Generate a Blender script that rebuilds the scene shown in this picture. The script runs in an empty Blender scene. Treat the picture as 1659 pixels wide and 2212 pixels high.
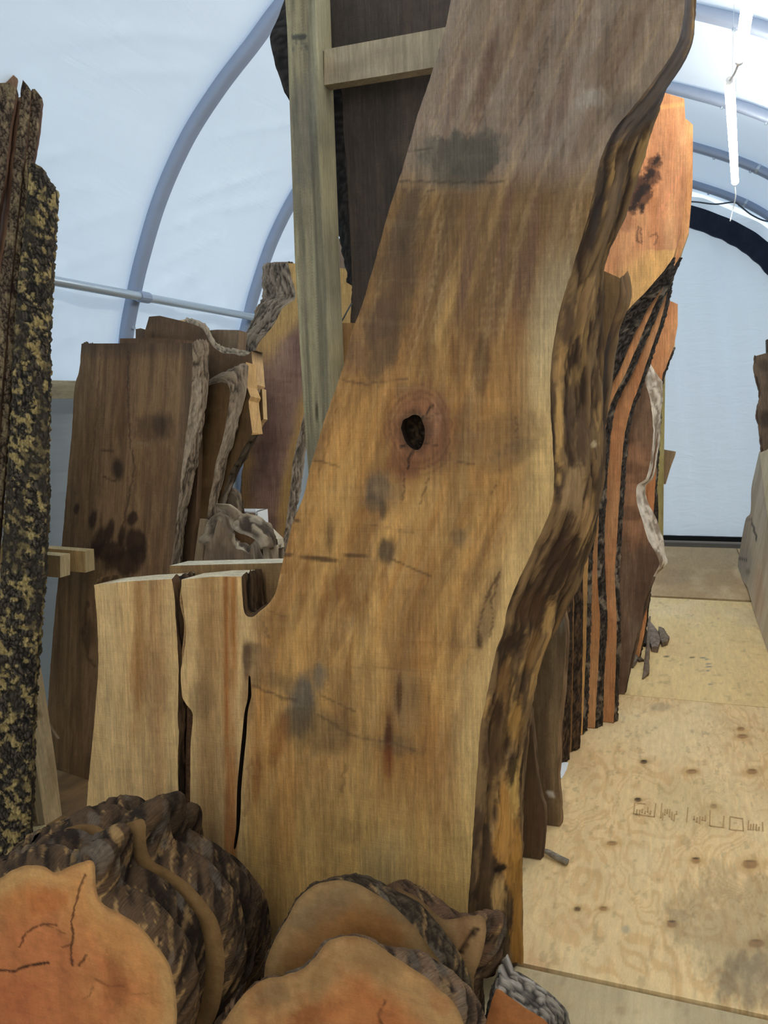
import bpy, math
import numpy as np
from mathutils import Matrix, Vector
from mathutils.geometry import delaunay_2d_cdt, tessellate_polygon

# ------------------------------------------------------------------ camera, world, light, exposure
C = bpy.context.scene.collection
SC = bpy.context.scene
IW, IH, FPX, CAMH = 1659.0, 2212.0, 1700.0, 1.75
YAW, PITCH, ROLL = math.radians(20.5), math.radians(7.8), math.radians(-2.0)

def cam_axes():
    cy, sy = math.cos(YAW), math.sin(YAW)
    fw = np.array([-sy, cy, 0]); rt = np.array([cy, sy, 0]); up = np.array([0, 0, 1.0])
    f2 = fw * math.cos(PITCH) - up * math.sin(PITCH)
    u2 = up * math.cos(PITCH) + fw * math.sin(PITCH)
    return rt * math.cos(ROLL) + u2 * math.sin(ROLL), u2 * math.cos(ROLL) - rt * math.sin(ROLL), f2
AX = cam_axes()
EYE = np.array([0, 0, CAMH])
cd = bpy.data.cameras.new('camera'); cam = bpy.data.objects.new('camera', cd); C.objects.link(cam)
cd.sensor_fit = 'HORIZONTAL'; cd.sensor_width = 36.0; cd.lens = 36.0 * FPX / IW; cd.clip_start = 0.02
M = Matrix.Identity(4)
for i in range(3):
    M[i][0], M[i][1], M[i][2], M[i][3] = AX[0][i], AX[1][i], -AX[2][i], EYE[i]
cam.matrix_world = M
SC.camera = cam

SC.view_settings.view_transform = 'Standard'; SC.view_settings.look = 'None'
SC.view_settings.gamma = 1.0; SC.view_settings.use_curve_mapping = False
SC.view_settings.exposure = 2.15
LED_POWER = 11.0
LED_FILL_POWER = 24.0
w = bpy.data.worlds.new('dusk'); SC.world = w; w.use_nodes = True
w.node_tree.nodes['Background'].inputs[0].default_value = (0.70, 0.85, 1.0, 1)
w.node_tree.nodes['Background'].inputs[1].default_value = 0.31

# ------------------------------------------------------------------ numpy helpers
def ray(p):
    return AX[0] * (p[0] - IW / 2) / FPX - AX[1] * (p[1] - IH / 2) / FPX + AX[2]
def on_floor(p, z=0.0):
    d = ray(p); return EYE + d * ((z - CAMH) / d[2])
def on_y(p, Y):
    d = ray(p); return EYE + d * (Y / d[1])
def on_x(p, X):
    d = ray(p); return EYE + d * (X / d[0])
def to_px(P):
    q = np.asarray(P) - EYE
    zz = np.maximum(q @ AX[2], 1e-3)
    return IW / 2 + FPX * (q @ AX[0]) / zz, IH / 2 - FPX * (q @ AX[1]) / zz

def rgb(*c):
    c = np.array(c, float) / 255.0
    return np.where(c <= 0.04045, c / 12.92, ((c + 0.055) / 1.055) ** 2.4)
def smooth(a, b, x):
    t = np.clip((x - a) / (b - a), 0, 1); return t * t * (3 - 2 * t)
def _h(ix, iy, s):
    n = (ix.astype(np.int64) * 374761393 + iy.astype(np.int64) * 668265263 + s * 982451653) & 0xffffffff
    n = ((n ^ (n >> 13)) * 1274126177) & 0xffffffff
    return ((n ^ (n >> 16)) & 0xffff) / 65535.0
def vn(x, y, s=0):
    x = np.asarray(x, float); y = np.asarray(y, float)
    ix, iy = np.floor(x), np.floor(y); fx, fy = x - ix, y - iy
    fx = fx * fx * (3 - 2 * fx); fy = fy * fy * (3 - 2 * fy)
    a, b, c, d = _h(ix, iy, s), _h(ix + 1, iy, s), _h(ix, iy + 1, s), _h(ix + 1, iy + 1, s)
    return (a + (b - a) * fx) * (1 - fy) + (c + (d - c) * fx) * fy
def fbm(x, y, s=0, o=4):
    t = 0.0; a = 0.5; n = 0.0
    for k in range(o):
        t = t + a * vn(x * 2 ** k, y * 2 ** k, s + k * 17); n += a; a *= 0.55
    return t / n
def worley(x, y, s=0):
    x = np.asarray(x, float); y = np.asarray(y, float)
    ix, iy = np.floor(x), np.floor(y); f1 = np.full(x.shape, 9.0); f2 = f1.copy(); idv = np.zeros(x.shape)
    for dx in (-1, 0, 1):
        for dy in (-1, 0, 1):
            cx, cy = ix + dx, iy + dy
            px = cx + _h(cx, cy, s); py = cy + _h(cx, cy, s + 5)
            d = np.hypot(px - x, py - y); hit = d < f1
            f2 = np.where(hit, f1, np.minimum(f2, d)); idv = np.where(hit, _h(cx, cy, s + 9), idv); f1 = np.where(hit, d, f1)
    return f1, f2, idv
def mix(a, b, t):
    return a + (b - a) * np.asarray(t)[..., None]

class Paint:
    """colours a surface of wood: stains, figure and painted tones"""
    def __init__(s, px, py, u, v, base):
        s.x, s.y, s.u, s.v = px, py, u, v
        s.c = np.tile(base, (len(px), 1)).astype(float)
    def lay(s, col, m):
        s.c = mix(s.c, col, np.clip(m, 0, 1))
    def streak(s, a, b, fx, fy, col, k, seed, lo=0.45, hi=0.7):
        s.lay(col, k * smooth(lo, hi, fbm(a * fx, b * fy, seed)))
    def stain(s, cx, cy, rx, ry, col, k=0.8, ang=0, nz=0.8, soft=0.42, sx=0.05, sy=0.02, seed=3):
        near = (abs(s.x - cx) < 2.2 * max(rx, ry)) & (abs(s.y - cy) < 2.2 * max(rx, ry))
        if not near.any(): return
        dx, dy = s.x[near] - cx, s.y[near] - cy
        ca, sa = math.cos(math.radians(ang)), math.sin(math.radians(ang))
        X, Y = dx * ca + dy * sa, -dx * sa + dy * ca
        d = np.hypot(X / rx, Y / ry) + nz * (fbm(X * sx + cx, Y * sy + cy, seed + int(cx)) - 0.5) + .5 * nz * (fbm(X * sx * 5, Y * sy * 4, seed + 1) - .5)
        m = k * smooth(1 + soft, 1 - soft, d)
        s.c[near] = mix(s.c[near], col, np.clip(m, 0, 1))
    def line(s, pts, wd, col, k=0.9):
        pts = np.array(pts, float)
        x0, y0 = pts.min(0) - 12 * wd; x1, y1 = pts.max(0) + 12 * wd
        near = (s.x > x0) & (s.x < x1) & (s.y > y0) & (s.y < y1)
        if not near.any(): return
        X, Y = s.x[near], s.y[near]; best = np.full(X.shape, 1e9)
        jx = (vn(Y * .12, X * .12, 5) - .5) * wd * 2.2
        for (ax, ay), (bx, by) in zip(pts[:-1], pts[1:]):
            L = max((bx - ax) ** 2 + (by - ay) ** 2, 1e-6)
            t = np.clip(((X - ax) * (bx - ax) + (Y - ay) * (by - ay)) / L, 0, 1)
            best = np.minimum(best, np.hypot(X + jx - ax - t * (bx - ax), Y - ay - t * (by - ay)))
        s.c[near] = mix(s.c[near], col, k * smooth(wd * 1.3, wd * .4, best))

# ------------------------------------------------------------------ materials
def newmat(name):
    m = bpy.data.materials.new(name); m.use_nodes = True
    nt = m.node_tree
    return m, nt, nt.nodes['Principled BSDF']
def N(nt, t, **kw):
    n = nt.nodes.new(t)
    for k, v in kw.items():
        if k.startswith('_'): setattr(n, k[1:], v)
        else: n.inputs[k.replace('__', ' ')].default_value = v
    return n
def wood_mat(name, gx=150, gy=7, grain=.34, saw=.03, rough=.72, bump=.25, sawf=230, spec=.25):
    m, nt, b = newmat(name); L = nt.links.new
    t = N(nt, 'ShaderNodeAttribute', _attribute_name='tint'); g = N(nt, 'ShaderNodeAttribute', _attribute_name='gc')
    def noise(sc, det, ro=.6, dist=0.0):
        mp = N(nt, 'ShaderNodeMapping'); mp.inputs['Scale'].default_value = sc
        L(g.outputs['Vector'], mp.inputs['Vector'])
        n = N(nt, 'ShaderNodeTexNoise', Scale=1.0, Detail=det, Roughness=ro, Distortion=dist)
        L(mp.outputs[0], n.inputs['Vector']); return n.outputs['Fac']
    def rng(o, a, bb, lo=.25, hi=.75):
        r = N(nt, 'ShaderNodeMapRange'); r.inputs[1].default_value = lo; r.inputs[2].default_value = hi
        r.inputs[3].default_value = a; r.inputs[4].default_value = bb
        L(o, r.inputs[0]); return r.outputs[0]
    def mul(a, bb):
        q = N(nt, 'ShaderNodeMath', _operation='MULTIPLY'); L(a, q.inputs[0]); L(bb, q.inputs[1]); return q.outputs[0]
    n1 = noise((gx, gy, gx), 5); n2 = noise((gx * 5, gy * 9, gx * 5), 2); n3 = noise((9, sawf, 9), 2); n4 = noise((14, 2.2, 14), 4, .6, .6); n5 = noise((38, 16, 38), 5, .65, .4)
    f = mul(mul(rng(n1, 1 - grain, 1 + grain * .6), rng(n2, 1 - grain * .6, 1 + grain * .4)), mul(rng(n3, 1 - saw, 1 + saw * .7), rng(n4, 1 - grain * .7, 1 + grain * .5)))
    f = mul(f, rng(n5, 1 - grain * .55, 1 + grain * .4))
    vm = N(nt, 'ShaderNodeVectorMath', _operation='SCALE'); L(t.outputs['Color'], vm.inputs[0]); L(f, vm.inputs['Scale'])
    L(vm.outputs[0], b.inputs['Base Color'])
    b.inputs['Roughness'].default_value = rough; b.inputs['Specular IOR Level'].default_value = spec
    ad = N(nt, 'ShaderNodeMath', _operation='ADD'); L(n1, ad.inputs[0]); L(n3, ad.inputs[1])
    bp = N(nt, 'ShaderNodeBump', Strength=bump, Distance=.004); L(ad.outputs[0], bp.inputs['Height']); L(bp.outputs[0], b.inputs['Normal'])
    return m
def bark_mat(name, sc=(40, 160, 160), var=.45, rough=.85, bump=.6, dist=.006):
    m, nt, b = newmat(name); L = nt.links.new
    t = N(nt, 'ShaderNodeAttribute', _attribute_name='tint'); g = N(nt, 'ShaderNodeAttribute', _attribute_name='gc')
    mp = N(nt, 'ShaderNodeMapping'); mp.inputs['Scale'].default_value = sc; L(g.outputs['Vector'], mp.inputs['Vector'])
    n = N(nt, 'ShaderNodeTexNoise', Scale=1.0, Detail=6.0, Roughness=.65); L(mp.outputs[0], n.inputs['Vector'])
    r = N(nt, 'ShaderNodeMapRange'); r.inputs[1].default_value = .28; r.inputs[2].default_value = .72
    r.inputs[3].default_value = 1 - var; r.inputs[4].default_value = 1 + var * .7; L(n.outputs['Fac'], r.inputs[0])
    vm = N(nt, 'ShaderNodeVectorMath', _operation='SCALE'); L(t.outputs['Color'], vm.inputs[0]); L(r.outputs[0], vm.inputs['Scale'])
    L(vm.outputs[0], b.inputs['Base Color']); b.inputs['Roughness'].default_value = rough; b.inputs['Specular IOR Level'].default_value = .2
    bp = N(nt, 'ShaderNodeBump', Strength=bump, Distance=dist); L(n.outputs['Fac'], bp.inputs['Height']); L(bp.outputs[0], b.inputs['Normal'])
    return m
def plain(name, col, rough=.5, metal=0.0, spec=.5, nscale=0, nvar=0.0, bump=0.0):
    m, nt, b = newmat(name); L = nt.links.new
    b.inputs['Base Color'].default_value = (*col, 1); b.inputs['Roughness'].default_value = rough
    b.inputs['Metallic'].default_value = metal; b.inputs['Specular IOR Level'].default_value = spec
    if nscale:
        tc = N(nt, 'ShaderNodeTexCoord'); n = N(nt, 'ShaderNodeTexNoise', Scale=nscale, Detail=5.0); L(tc.outputs['Object'], n.inputs['Vector'])
        r = N(nt, 'ShaderNodeMapRange'); r.inputs[3].default_value = 1 - nvar; r.inputs[4].default_value = 1 + nvar; L(n.outputs['Fac'], r.inputs[0])
        vm = N(nt, 'ShaderNodeVectorMath', _operation='SCALE'); vm.inputs[0].default_value = col; L(r.outputs[0], vm.inputs['Scale']); L(vm.outputs[0], b.inputs['Base Color'])
        if bump:
            bp = N(nt, 'ShaderNodeBump', Strength=bump, Distance=.01); L(n.outputs['Fac'], bp.inputs['Height']); L(bp.outputs[0], b.inputs['Normal'])
    return m
WOOD = wood_mat('sawn_wood')
WOOD_SOFT = wood_mat('sawn_wood_smooth', grain=.2, saw=.05, bump=.12)
ENDGRAIN = wood_mat('end_grain_wood', gx=30, gy=30, grain=.2, saw=.06, sawf=90, bump=.15)
LUMBER = wood_mat('lumber', gx=110, gy=4, grain=.28, saw=.03, bump=.12)
PLY = wood_mat('plywood_veneer', gx=60, gy=7, grain=.13, saw=.02, bump=.06, rough=.62)
BARK = bark_mat('rough_bark')
LOGBARK = bark_mat('log_bark', sc=(260, 26, 120), var=.5, bump=.7)
WANE = bark_mat('weathered_live_edge', sc=(12, 120, 120), var=.3, bump=.4, dist=.004, rough=.75)
STEEL = plain('galvanised_steel', rgb(150, 163, 186), .5, .25, .5, 9, .08)
STEEL_BRIGHT = plain('bright_steel', rgb(188, 200, 210), .35, .5, .5)
WHITE_PLASTIC = plain('white_plastic', rgb(235, 238, 240), .4)
DARK = plain('dark_hollow', rgb(22, 17, 13), .95, 0, .1, 60, .4, .5)
BLACK_FABRIC = plain('black_fabric', rgb(40, 46, 60), .8, 0, .2, 14, .45)
WIRE = plain('grey_cable', rgb(70, 75, 82), .6)

def film_mat(name, col, trans=.15, bump=.11):
    m, nt, b = newmat(name); L = nt.links.new
    out = nt.nodes['Material Output']
    tc = N(nt, 'ShaderNodeTexCoord')
    n = N(nt, 'ShaderNodeTexNoise', Scale=1.6, Detail=5.0, Distortion=.8); L(tc.outputs['Object'], n.inputs['Vector'])
    mp = N(nt, 'ShaderNodeMapping'); mp.inputs['Scale'].default_value = (3, 1.2, 9); mp.inputs['Rotation'].default_value = (.5, 0, 0); L(tc.outputs['Object'], mp.inputs['Vector'])
    n2 = N(nt, 'ShaderNodeTexNoise', Scale=1.0, Detail=3.0, Distortion=1.2); L(mp.outputs[0], n2.inputs['Vector'])
    ad = N(nt, 'ShaderNodeMath', _operation='ADD'); L(n.outputs['Fac'], ad.inputs[0]); L(n2.outputs['Fac'], ad.inputs[1])
    bp = N(nt, 'ShaderNodeBump', Strength=bump, Distance=.05); L(ad.outputs[0], bp.inputs['Height'])
    b.inputs['Base Color'].default_value = (*col, 1); b.inputs['Roughness'].default_value = .45; b.inputs['Specular IOR Level'].default_value = .3
    L(bp.outputs[0], b.inputs['Normal'])
    tr = N(nt, 'ShaderNodeBsdfTranslucent'); tr.inputs[0].default_value = (*col, 1)
    mx = N(nt, 'ShaderNodeMixShader', Fac=trans); L(b.outputs[0], mx.inputs[1]); L(tr.outputs[0], mx.inputs[2]); L(mx.outputs[0], out.inputs[0])
    return m
FILM = film_mat('white_greenhouse_film', rgb(228, 236, 243), .35)
CURTAIN = film_mat('white_curtain', rgb(236, 238, 238), .34, .3)
LED, nt_, b_ = newmat('led_tube_glow')
b_.inputs['Base Color'].default_value = (1, 1, 1, 1); b_.inputs['Emission Color'].default_value = (1.0, .94, .83, 1); b_.inputs['Emission Strength'].default_value = LED_POWER

LED_FILL, nt_, b_ = newmat('led_fill_glow_rear')
b_.inputs['Base Color'].default_value = (1, 1, 1, 1); b_.inputs['Emission Color'].default_value = (1.0, .90, .72, 1); b_.inputs['Emission Strength'].default_value = LED_FILL_POWER

# ------------------------------------------------------------------ object helpers
def mesh(name, V, F, mat, parent=None, tint=None, gc=None, sm=False, mats=None, fmat=None):
    me = bpy.data.meshes.new(name)
    V = np.asarray(V, float)
    if parent is not None: V = V - np.array(parent.location)
    me.from_pydata(V.tolist(), [], [list(map(int, f)) for f in F])
    for q in ([mat] + (mats or [])): me.materials.append(q)
    if fmat is not None: me.polygons.foreach_set('material_index', np.asarray(fmat, np.int32))
    if tint is not None:
        a = me.attributes.new('tint', 'FLOAT_COLOR', 'POINT')
        a.data.foreach_set('color', np.concatenate([np.asarray(tint, float), np.ones((len(V), 1))], 1).ravel())
    if gc is not None:
        a = me.attributes.new('gc', 'FLOAT_VECTOR', 'POINT'); a.data.foreach_set('vector', np.asarray(gc, float).ravel())
    if sm: me.polygons.foreach_set('use_smooth', np.ones(len(me.polygons), bool))
    me.update()
    o = bpy.data.objects.new(name, me); C.objects.link(o)
    if parent is not None: o.parent = parent
    return o
def thing(name, label, cat, loc, group=None):
    o = bpy.data.objects.new(name, None); C.objects.link(o); o.location = Vector([float(a) for a in loc]); o.empty_display_size = .1
    o['label'] = label; o['category'] = cat
    if group: o['group'] = group
    return o
def tag(o, label, cat, group=None):
    o['label'] = label; o['category'] = cat
    if group: o['group'] = group
    return o
def struct(o): o['kind'] = 'structure'; return o
def tube_geo(P, r, seg=10, cap=True):
    P = np.asarray(P, float); n = len(P); V = []; F = []
    r = np.broadcast_to(r, (n,))
    T = np.gradient(P, axis=0) if n > 2 else np.repeat((P[1] - P[0])[None], n, 0)
    T /= np.linalg.norm(T, axis=1)[:, None]
    ref = np.array([0, 0, 1.0]) if abs(T[:, 2]).mean() < .9 else np.array([1.0, 0, 0])
    for i in range(n):
        a = np.cross(T[i], ref); a /= np.linalg.norm(a); b = np.cross(a, T[i])
        for k in range(seg):
            th = 2 * math.pi * (k + .5) / seg; V.append(P[i] + r[i] * (a * math.cos(th) + b * math.sin(th)))
    for i in range(n - 1):
        for k in range(seg):
            F.append((i * seg + k, i * seg + (k + 1) % seg, (i + 1) * seg + (k + 1) % seg, (i + 1) * seg + k))
    if cap: F.append(tuple(range(seg))[::-1]); F.append(tuple((n - 1) * seg + k for k in range(seg)))
    return np.array(V), F
def catmull(P, n):
    P = np.asarray(P, float); Q = np.vstack([2 * P[0] - P[1], P, 2 * P[-1] - P[-2]]); out = []
    for i in range(1, len(Q) - 2):
        for t in np.linspace(0, 1, n, endpoint=False):
            a, b, c, d = Q[i - 1:i + 3]
            out.append(.5 * (2 * b + (c - a) * t + (2 * a - 5 * b + 4 * c - d) * t * t + (3 * b - a - 3 * c + d) * t ** 3))
    out.append(P[-1]); return np.array(out)

class Plane:
    def __init__(s, x, y, lean=0, yaw=0):
        a, b = math.radians(yaw), math.radians(lean)
        s.o = np.array([x, y, 0.0]); s.u = np.array([math.cos(a), math.sin(a), 0])
        f = np.array([-math.sin(a), math.cos(a), 0]); s.v = f * math.sin(b) + np.array([0, 0, math.cos(b)]); s.n = np.cross(s.u, s.v)
    def uv(s, p, back=0.0):
        d = ray(p); o = s.o - s.n * back
        t = ((o - EYE) @ s.n) / (d @ s.n); P = EYE + d * t - o
        return np.array([P @ s.u, P @ s.v])
    def w(s, uv, back=0.0):
        uv = np.asarray(uv); back = np.asarray(back)
        return s.o + uv[..., :1] * s.u + uv[..., 1:2] * s.v - back[..., None] * s.n

def even_odd(P, loops):
    c = np.zeros(len(P), bool)
    for L in loops:
        A = L; B = np.roll(L, -1, 0)
        for (ax, ay), (bx, by) in zip(A, B):
            if ay == by: continue
            h = ((ay > P[:, 1]) != (by > P[:, 1])) & (P[:, 0] < (bx - ax) * (P[:, 1] - ay) / (by - ay) + ax); c ^= h
    return c
def seg_dist(P, loops):
    d = np.full(len(P), 1e9)
    for L in loops:
        for i in range(0, len(L)):
            q = np.hypot(P[:, 0] - L[i, 0], P[:, 1] - L[i, 1]); d = np.minimum(d, q)
    return d
def fill(loops, g, rs=0):
    """triangulate loops (outer first, then holes) with an interior grid of spacing g"""
    pts = [p for L in loops for p in L]; edges = []; k = 0
    for L in loops:
        edges += [(k + i, k + (i + 1) % len(L)) for i in range(len(L))]; k += len(L)
    lo, hi = loops[0].min(0), loops[0].max(0)
    xs = np.arange(lo[0], hi[0], g); ys = np.arange(lo[1], hi[1], g * .9)
    gx, gy = np.meshgrid(xs, ys); gx = gx + (np.arange(len(ys)) % 2)[:, None] * g * .5
    G = np.stack([gx.ravel(), gy.ravel()], 1)
    if len(G):
        G = G[even_odd(G, loops)]
        # keep grid points off the outline
        q = np.floor(G / g).astype(int); near = set()
        for L in loops:
            for c in np.floor(L / g).astype(int): near.add((c[0], c[1]))
        keep = np.array([(a, b) not in near for a, b in q], bool) if len(G) else np.zeros(0, bool)
        G = G[keep]
    allp = [Vector((float(a), float(b))) for a, b in pts] + [Vector((float(a), float(b))) for a, b in G]
    v, e, f, ov, oe, of = delaunay_2d_cdt(allp, edges, [], 0, 1e-6)
    v = np.array([[a.x, a.y] for a in v]); f = np.array([t for t in f if len(t) == 3])
    cen = v[f].mean(1); f = f[even_odd(cen, loops)]
    a = v[f[:, 1]] - v[f[:, 0]]; b = v[f[:, 2]] - v[f[:, 0]]; neg = a[:, 0] * b[:, 1] - a[:, 1] * b[:, 0] < 0
    f[neg] = f[neg][:, ::-1]
    return v, f

def edge_fn(l, d, seed, E):
    """relief (0..1) and colour of a live edge: l runs along the grain, d across it"""
    sl, sd = E.get('sl', .06), E.get('sd', .015)
    l = l + E.get('skew', 0) * d
    wx = l / sl + 1.2 * (vn(l / sl * .7, d / sd * .5, seed + 3) - .5); wy = d / sd + 1.5 * (vn(l / sl * 1.3, d / sd * .6, seed + 4) - .5)
    if E.get('kind') == 'plates':
        f1, f2, idv = worley(wx, wy, seed); h = np.clip((f2 - f1) * 1.9, 0, 1) * (.55 + .45 * idv)
        h = h * .8 + .2 * fbm(l / sl * 3, d / sd * 3, seed + 8)
    elif E.get('kind') == 'furrow':
        r = 1 - abs(2 * fbm(wx, wy, seed, 3) - 1); h = np.clip(1.15 - r ** 2.2, 0, 1) * .75 + .25 * fbm(l / sl * 4, d / sd * 3, seed + 8)
    else:
        h = fbm(wx, wy, seed, 5)
        h = smooth(.25, .75, h)
    col = mix(E['c0'], E['c1'], smooth(.1, .8, h))
    if 'c2' in E:
        p = fbm(l / E.get('pl', .25), d / E.get('pd', .06), seed + 21, 4); col = mix(col, E['c2'], E.get('k2', .8) * smooth(E.get('t2', .52), E.get('t2', .52) + .08, p) * (.45 + .55 * h))
    if 'c3' in E:
        p = fbm(l / E.get('pl3', .12), d / E.get('pd3', .05), seed + 41, 4); col = mix(col, E['c3'], E.get('k3', .8) * smooth(E.get('t3', .56), E.get('t3', .56) + .07, p))
    return h, col

SEED = [11]
def slab(name, label, cat, pts, plane, th, paint, group=None, edge=None, holes=(), g=.03, flare=0.0, mat=None, edge2=None, face_bark=None, dome=0.0,
         step=.012, rings=10, jit=.002, bark_name='live_edge', board_name='board', side_col=None, hole_edge=None, thing_obj=None, px_shift=(0, 0), scale=1.0, cen=(0, 0), zmin=.001, emat=None, bark_label=None):
    """pts: (x, y[, wx[, wy]]) pixel outline traced on the plane of the slab's face, with 'l' / 'c' marks that switch to live or cut edge"""
    SEED[0] += 7; seed = SEED[0]
    kind = 'c'; K = []; P = []; Wn = []
    for q in pts:
        if isinstance(q, str): kind = q; continue
        x = (q[0] - cen[0]) * scale + cen[0] + px_shift[0]; y = (q[1] - cen[1]) * scale + cen[1] + px_shift[1]
        a = plane.uv((x, y)); wn = (np.nan, np.nan)
        if len(q) > 2:
            b = plane.uv((x + q[2], y + (q[3] if len(q) > 3 else 0)), th); wn = b - a
        a[1] = max(a[1], zmin); P.append(a); Wn.append(wn); K.append(kind)
    P = np.array(P); Wn = np.array(Wn); n = len(P)
    # resample
    F, Wr, Kr = [], [], []
    for i in range(n):
        a, b = P[i], P[(i + 1) % n]; L = np.hypot(*(b - a)); live = K[i] in 'lk'
        m = max(1, int(round(L / (step if live else max(step, .05)))))
        p0 = P[i - 1] if (live and K[i - 1] in 'lk') else 2 * a - b
        p3 = P[(i + 2) % n] if (live and K[(i + 1) % n] in 'lk') else 2 * b - a
        for t in np.linspace(0, 1, m, endpoint=False):
            if live: q = .5 * (2 * a + (b - p0) * t + (2 * p0 - 5 * a + 4 * b - p3) * t * t + (3 * a - p0 - 3 * b + p3) * t ** 3)
            else: q = a + (b - a) * t
            F.append(q); Kr.append(K[i])
            w0, w1 = Wn[i], Wn[(i + 1) % n]; Wr.append(w0 + (w1 - w0) * t)
    F = np.array(F); Wr = np.array(Wr); Kr = np.array(Kr)
    area = .5 * np.sum(F[:, 0] * np.roll(F[:, 1], -1) - np.roll(F[:, 0], -1) * F[:, 1])
    if area < 0: F = F[::-1]; Wr = Wr[::-1]; Kr = np.roll(Kr[::-1], -1)
    F[:, 1] = np.maximum(F[:, 1], zmin)
    T = np.roll(F, -1, 0) - np.roll(F, 1, 0)
    for _ in range(2): T = (np.roll(T, 1, 0) + 2 * T + np.roll(T, -1, 0)) / 4
    nl = np.stack([T[:, 1], -T[:, 0]], 1); nl /= np.maximum(np.hypot(nl[:, 0], nl[:, 1]), 1e-6)[:, None]
    arc = np.concatenate([[0], np.cumsum(np.hypot(*(np.roll(F, -1, 0) - F).T))])[:-1]
    live = (Kr == 'l') | (Kr == 'k')
    liveany = live | np.roll(live, 1)
    F = F + nl * (jit * 2 * (fbm(arc / .03, arc * 0 + seed, seed, 3) - .5) * liveany)[:, None]; F[:, 1] = np.maximum(F[:, 1], zmin)
    Wd = nl * flare; Wr = np.where(np.isnan(Wr), Wd * live[:, None], Wr)
    B = F + Wr; B[:, 1] = np.maximum(B[:, 1], zmin)
    base = plane.w(np.array([F[:, 0].mean(), 0.0]), 0.0); base = base if zmin < .01 else base
    root = thing_obj or thing(name, label, cat, base, group)
    HL = []
    for hpts in holes:
        h = np.array([plane.uv(p) for p in hpts]); h = catmull(np.vstack([h, h[:1]]), 4)[:-1]; HL.append(h)
    # face
    V2, T3 = fill([F] + HL, g)
    W3 = plane.w(V2, np.zeros(len(V2)))
    px, py = to_px(W3)
    if face_bark:
        lo = np.interp(V2[:, 1], *left_right(F, 0)); hi = np.interp(V2[:, 1], *left_right(F, 1)); s = np.clip((V2[:, 0] - lo) / np.maximum(hi - lo, .01), 0, 1)
        h, col = edge_fn(V2[:, 1], V2[:, 0] * 1.0, seed, face_bark); rim = smooth(0, .12, s) * smooth(1, .88, s)
        W3 = W3 + plane.n * (dome * np.sqrt(np.clip(4 * s * (1 - s), 0, 1)) + face_bark['amp'] * (h - .3) * (.4 + .6 * rim))[:, None]
        o = mesh(bark_name, W3, T3, BARK, root, col, np.stack([V2[:, 1], V2[:, 0], V2[:, 0] * 0 + seed], 1), True)
    else:
        pc = paint(px, py, V2[:, 0], V2[:, 1], F)
    # board: face + cut sides + back
    BV = [W3 if not face_bark else np.zeros((0, 3))]; BF = [list(t) for t in T3] if not face_bark else []
    BC = [pc if not face_bark else np.zeros((0, 3))]; nf = len(V2) if not face_bark else 0
    BG = [np.stack([V2[:, 0], V2[:, 1], V2[:, 0] * 0 + seed * .37], 1) if not face_bark else np.zeros((0, 3))]
    nF = len(F); off = nf
    scol = side_col if side_col is not None else None
    for j, (loop, t) in enumerate(((F, 0.0), (B, th))):
        wv = plane.w(loop, np.full(nF, t)); BV.append(wv); qx, qy = to_px(wv)
        cc = paint(qx, qy, loop[:, 0], loop[:, 1], F) if paint else np.tile(rgb(90, 70, 50), (nF, 1))
        if j == 1 and edge: cc = mix(cc, edge['c0'], .8 * liveany)
        if scol is not None: cc = mix(cc, scol, .85 * ~live)
        BC.append(cc); BG.append(np.stack([loop[:, 0] + t, loop[:, 1], np.full(nF, seed * .37 + t)], 1))
    for i in range(nF):
        k = (i + 1) % nF
        if not live[i]: BF.append([off + i, off + nF + i, off + nF + k, off + k])
    back_loops = [[Vector((a, b, 0)) for a, b in B]]; hbase = off + 2 * nF; cnt = nF
    for h in HL: back_loops.append([Vector((a, b, 0)) for a, b in h])
    bv_extra = []; hb = []
    for h in HL:
        hb.append(hbase); wv0 = plane.w(h, np.zeros(len(h))); hj = .006 * (fbm(np.arange(len(h)) * .7, np.zeros(len(h)), seed) - .5)[:, None]
        wv1 = plane.w(h + hj, np.full(len(h), th))
        BV += [wv0, wv1]; dk = hole_edge if hole_edge is not None else rgb(48, 34, 24)
        BC += [np.tile(dk, (len(h), 1)), np.tile(dk * .7, (len(h), 1))]
        BG += [np.stack([h[:, 0], h[:, 1], h[:, 0] * 0], 1), np.stack([h[:, 0], h[:, 1], h[:, 0] * 0 + th], 1)]
        m = len(h); ha = .5 * np.sum(h[:, 0] * np.roll(h[:, 1], -1) - np.roll(h[:, 0], -1) * h[:, 1])
        for i in range(m):
            k = (i + 1) % m; qd = [hbase + i, hbase + k, hbase + m + k, hbase + m + i]
            BF.append(qd if ha > 0 else qd[::-1])
        hbase += 2 * m
    idx = [off + nF + i for i in range(nF)]
    for q, h in zip(hb, HL): idx += [q + len(h) + i for i in range(len(h))]
    for t in tessellate_polygon(back_loops):
        a, b, c = [idx[i] for i in t]; BF.append([c, b, a])
    mesh(board_name, np.vstack(BV), BF, mat or WOOD, root, np.vstack(BC), np.vstack(BG))
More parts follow.
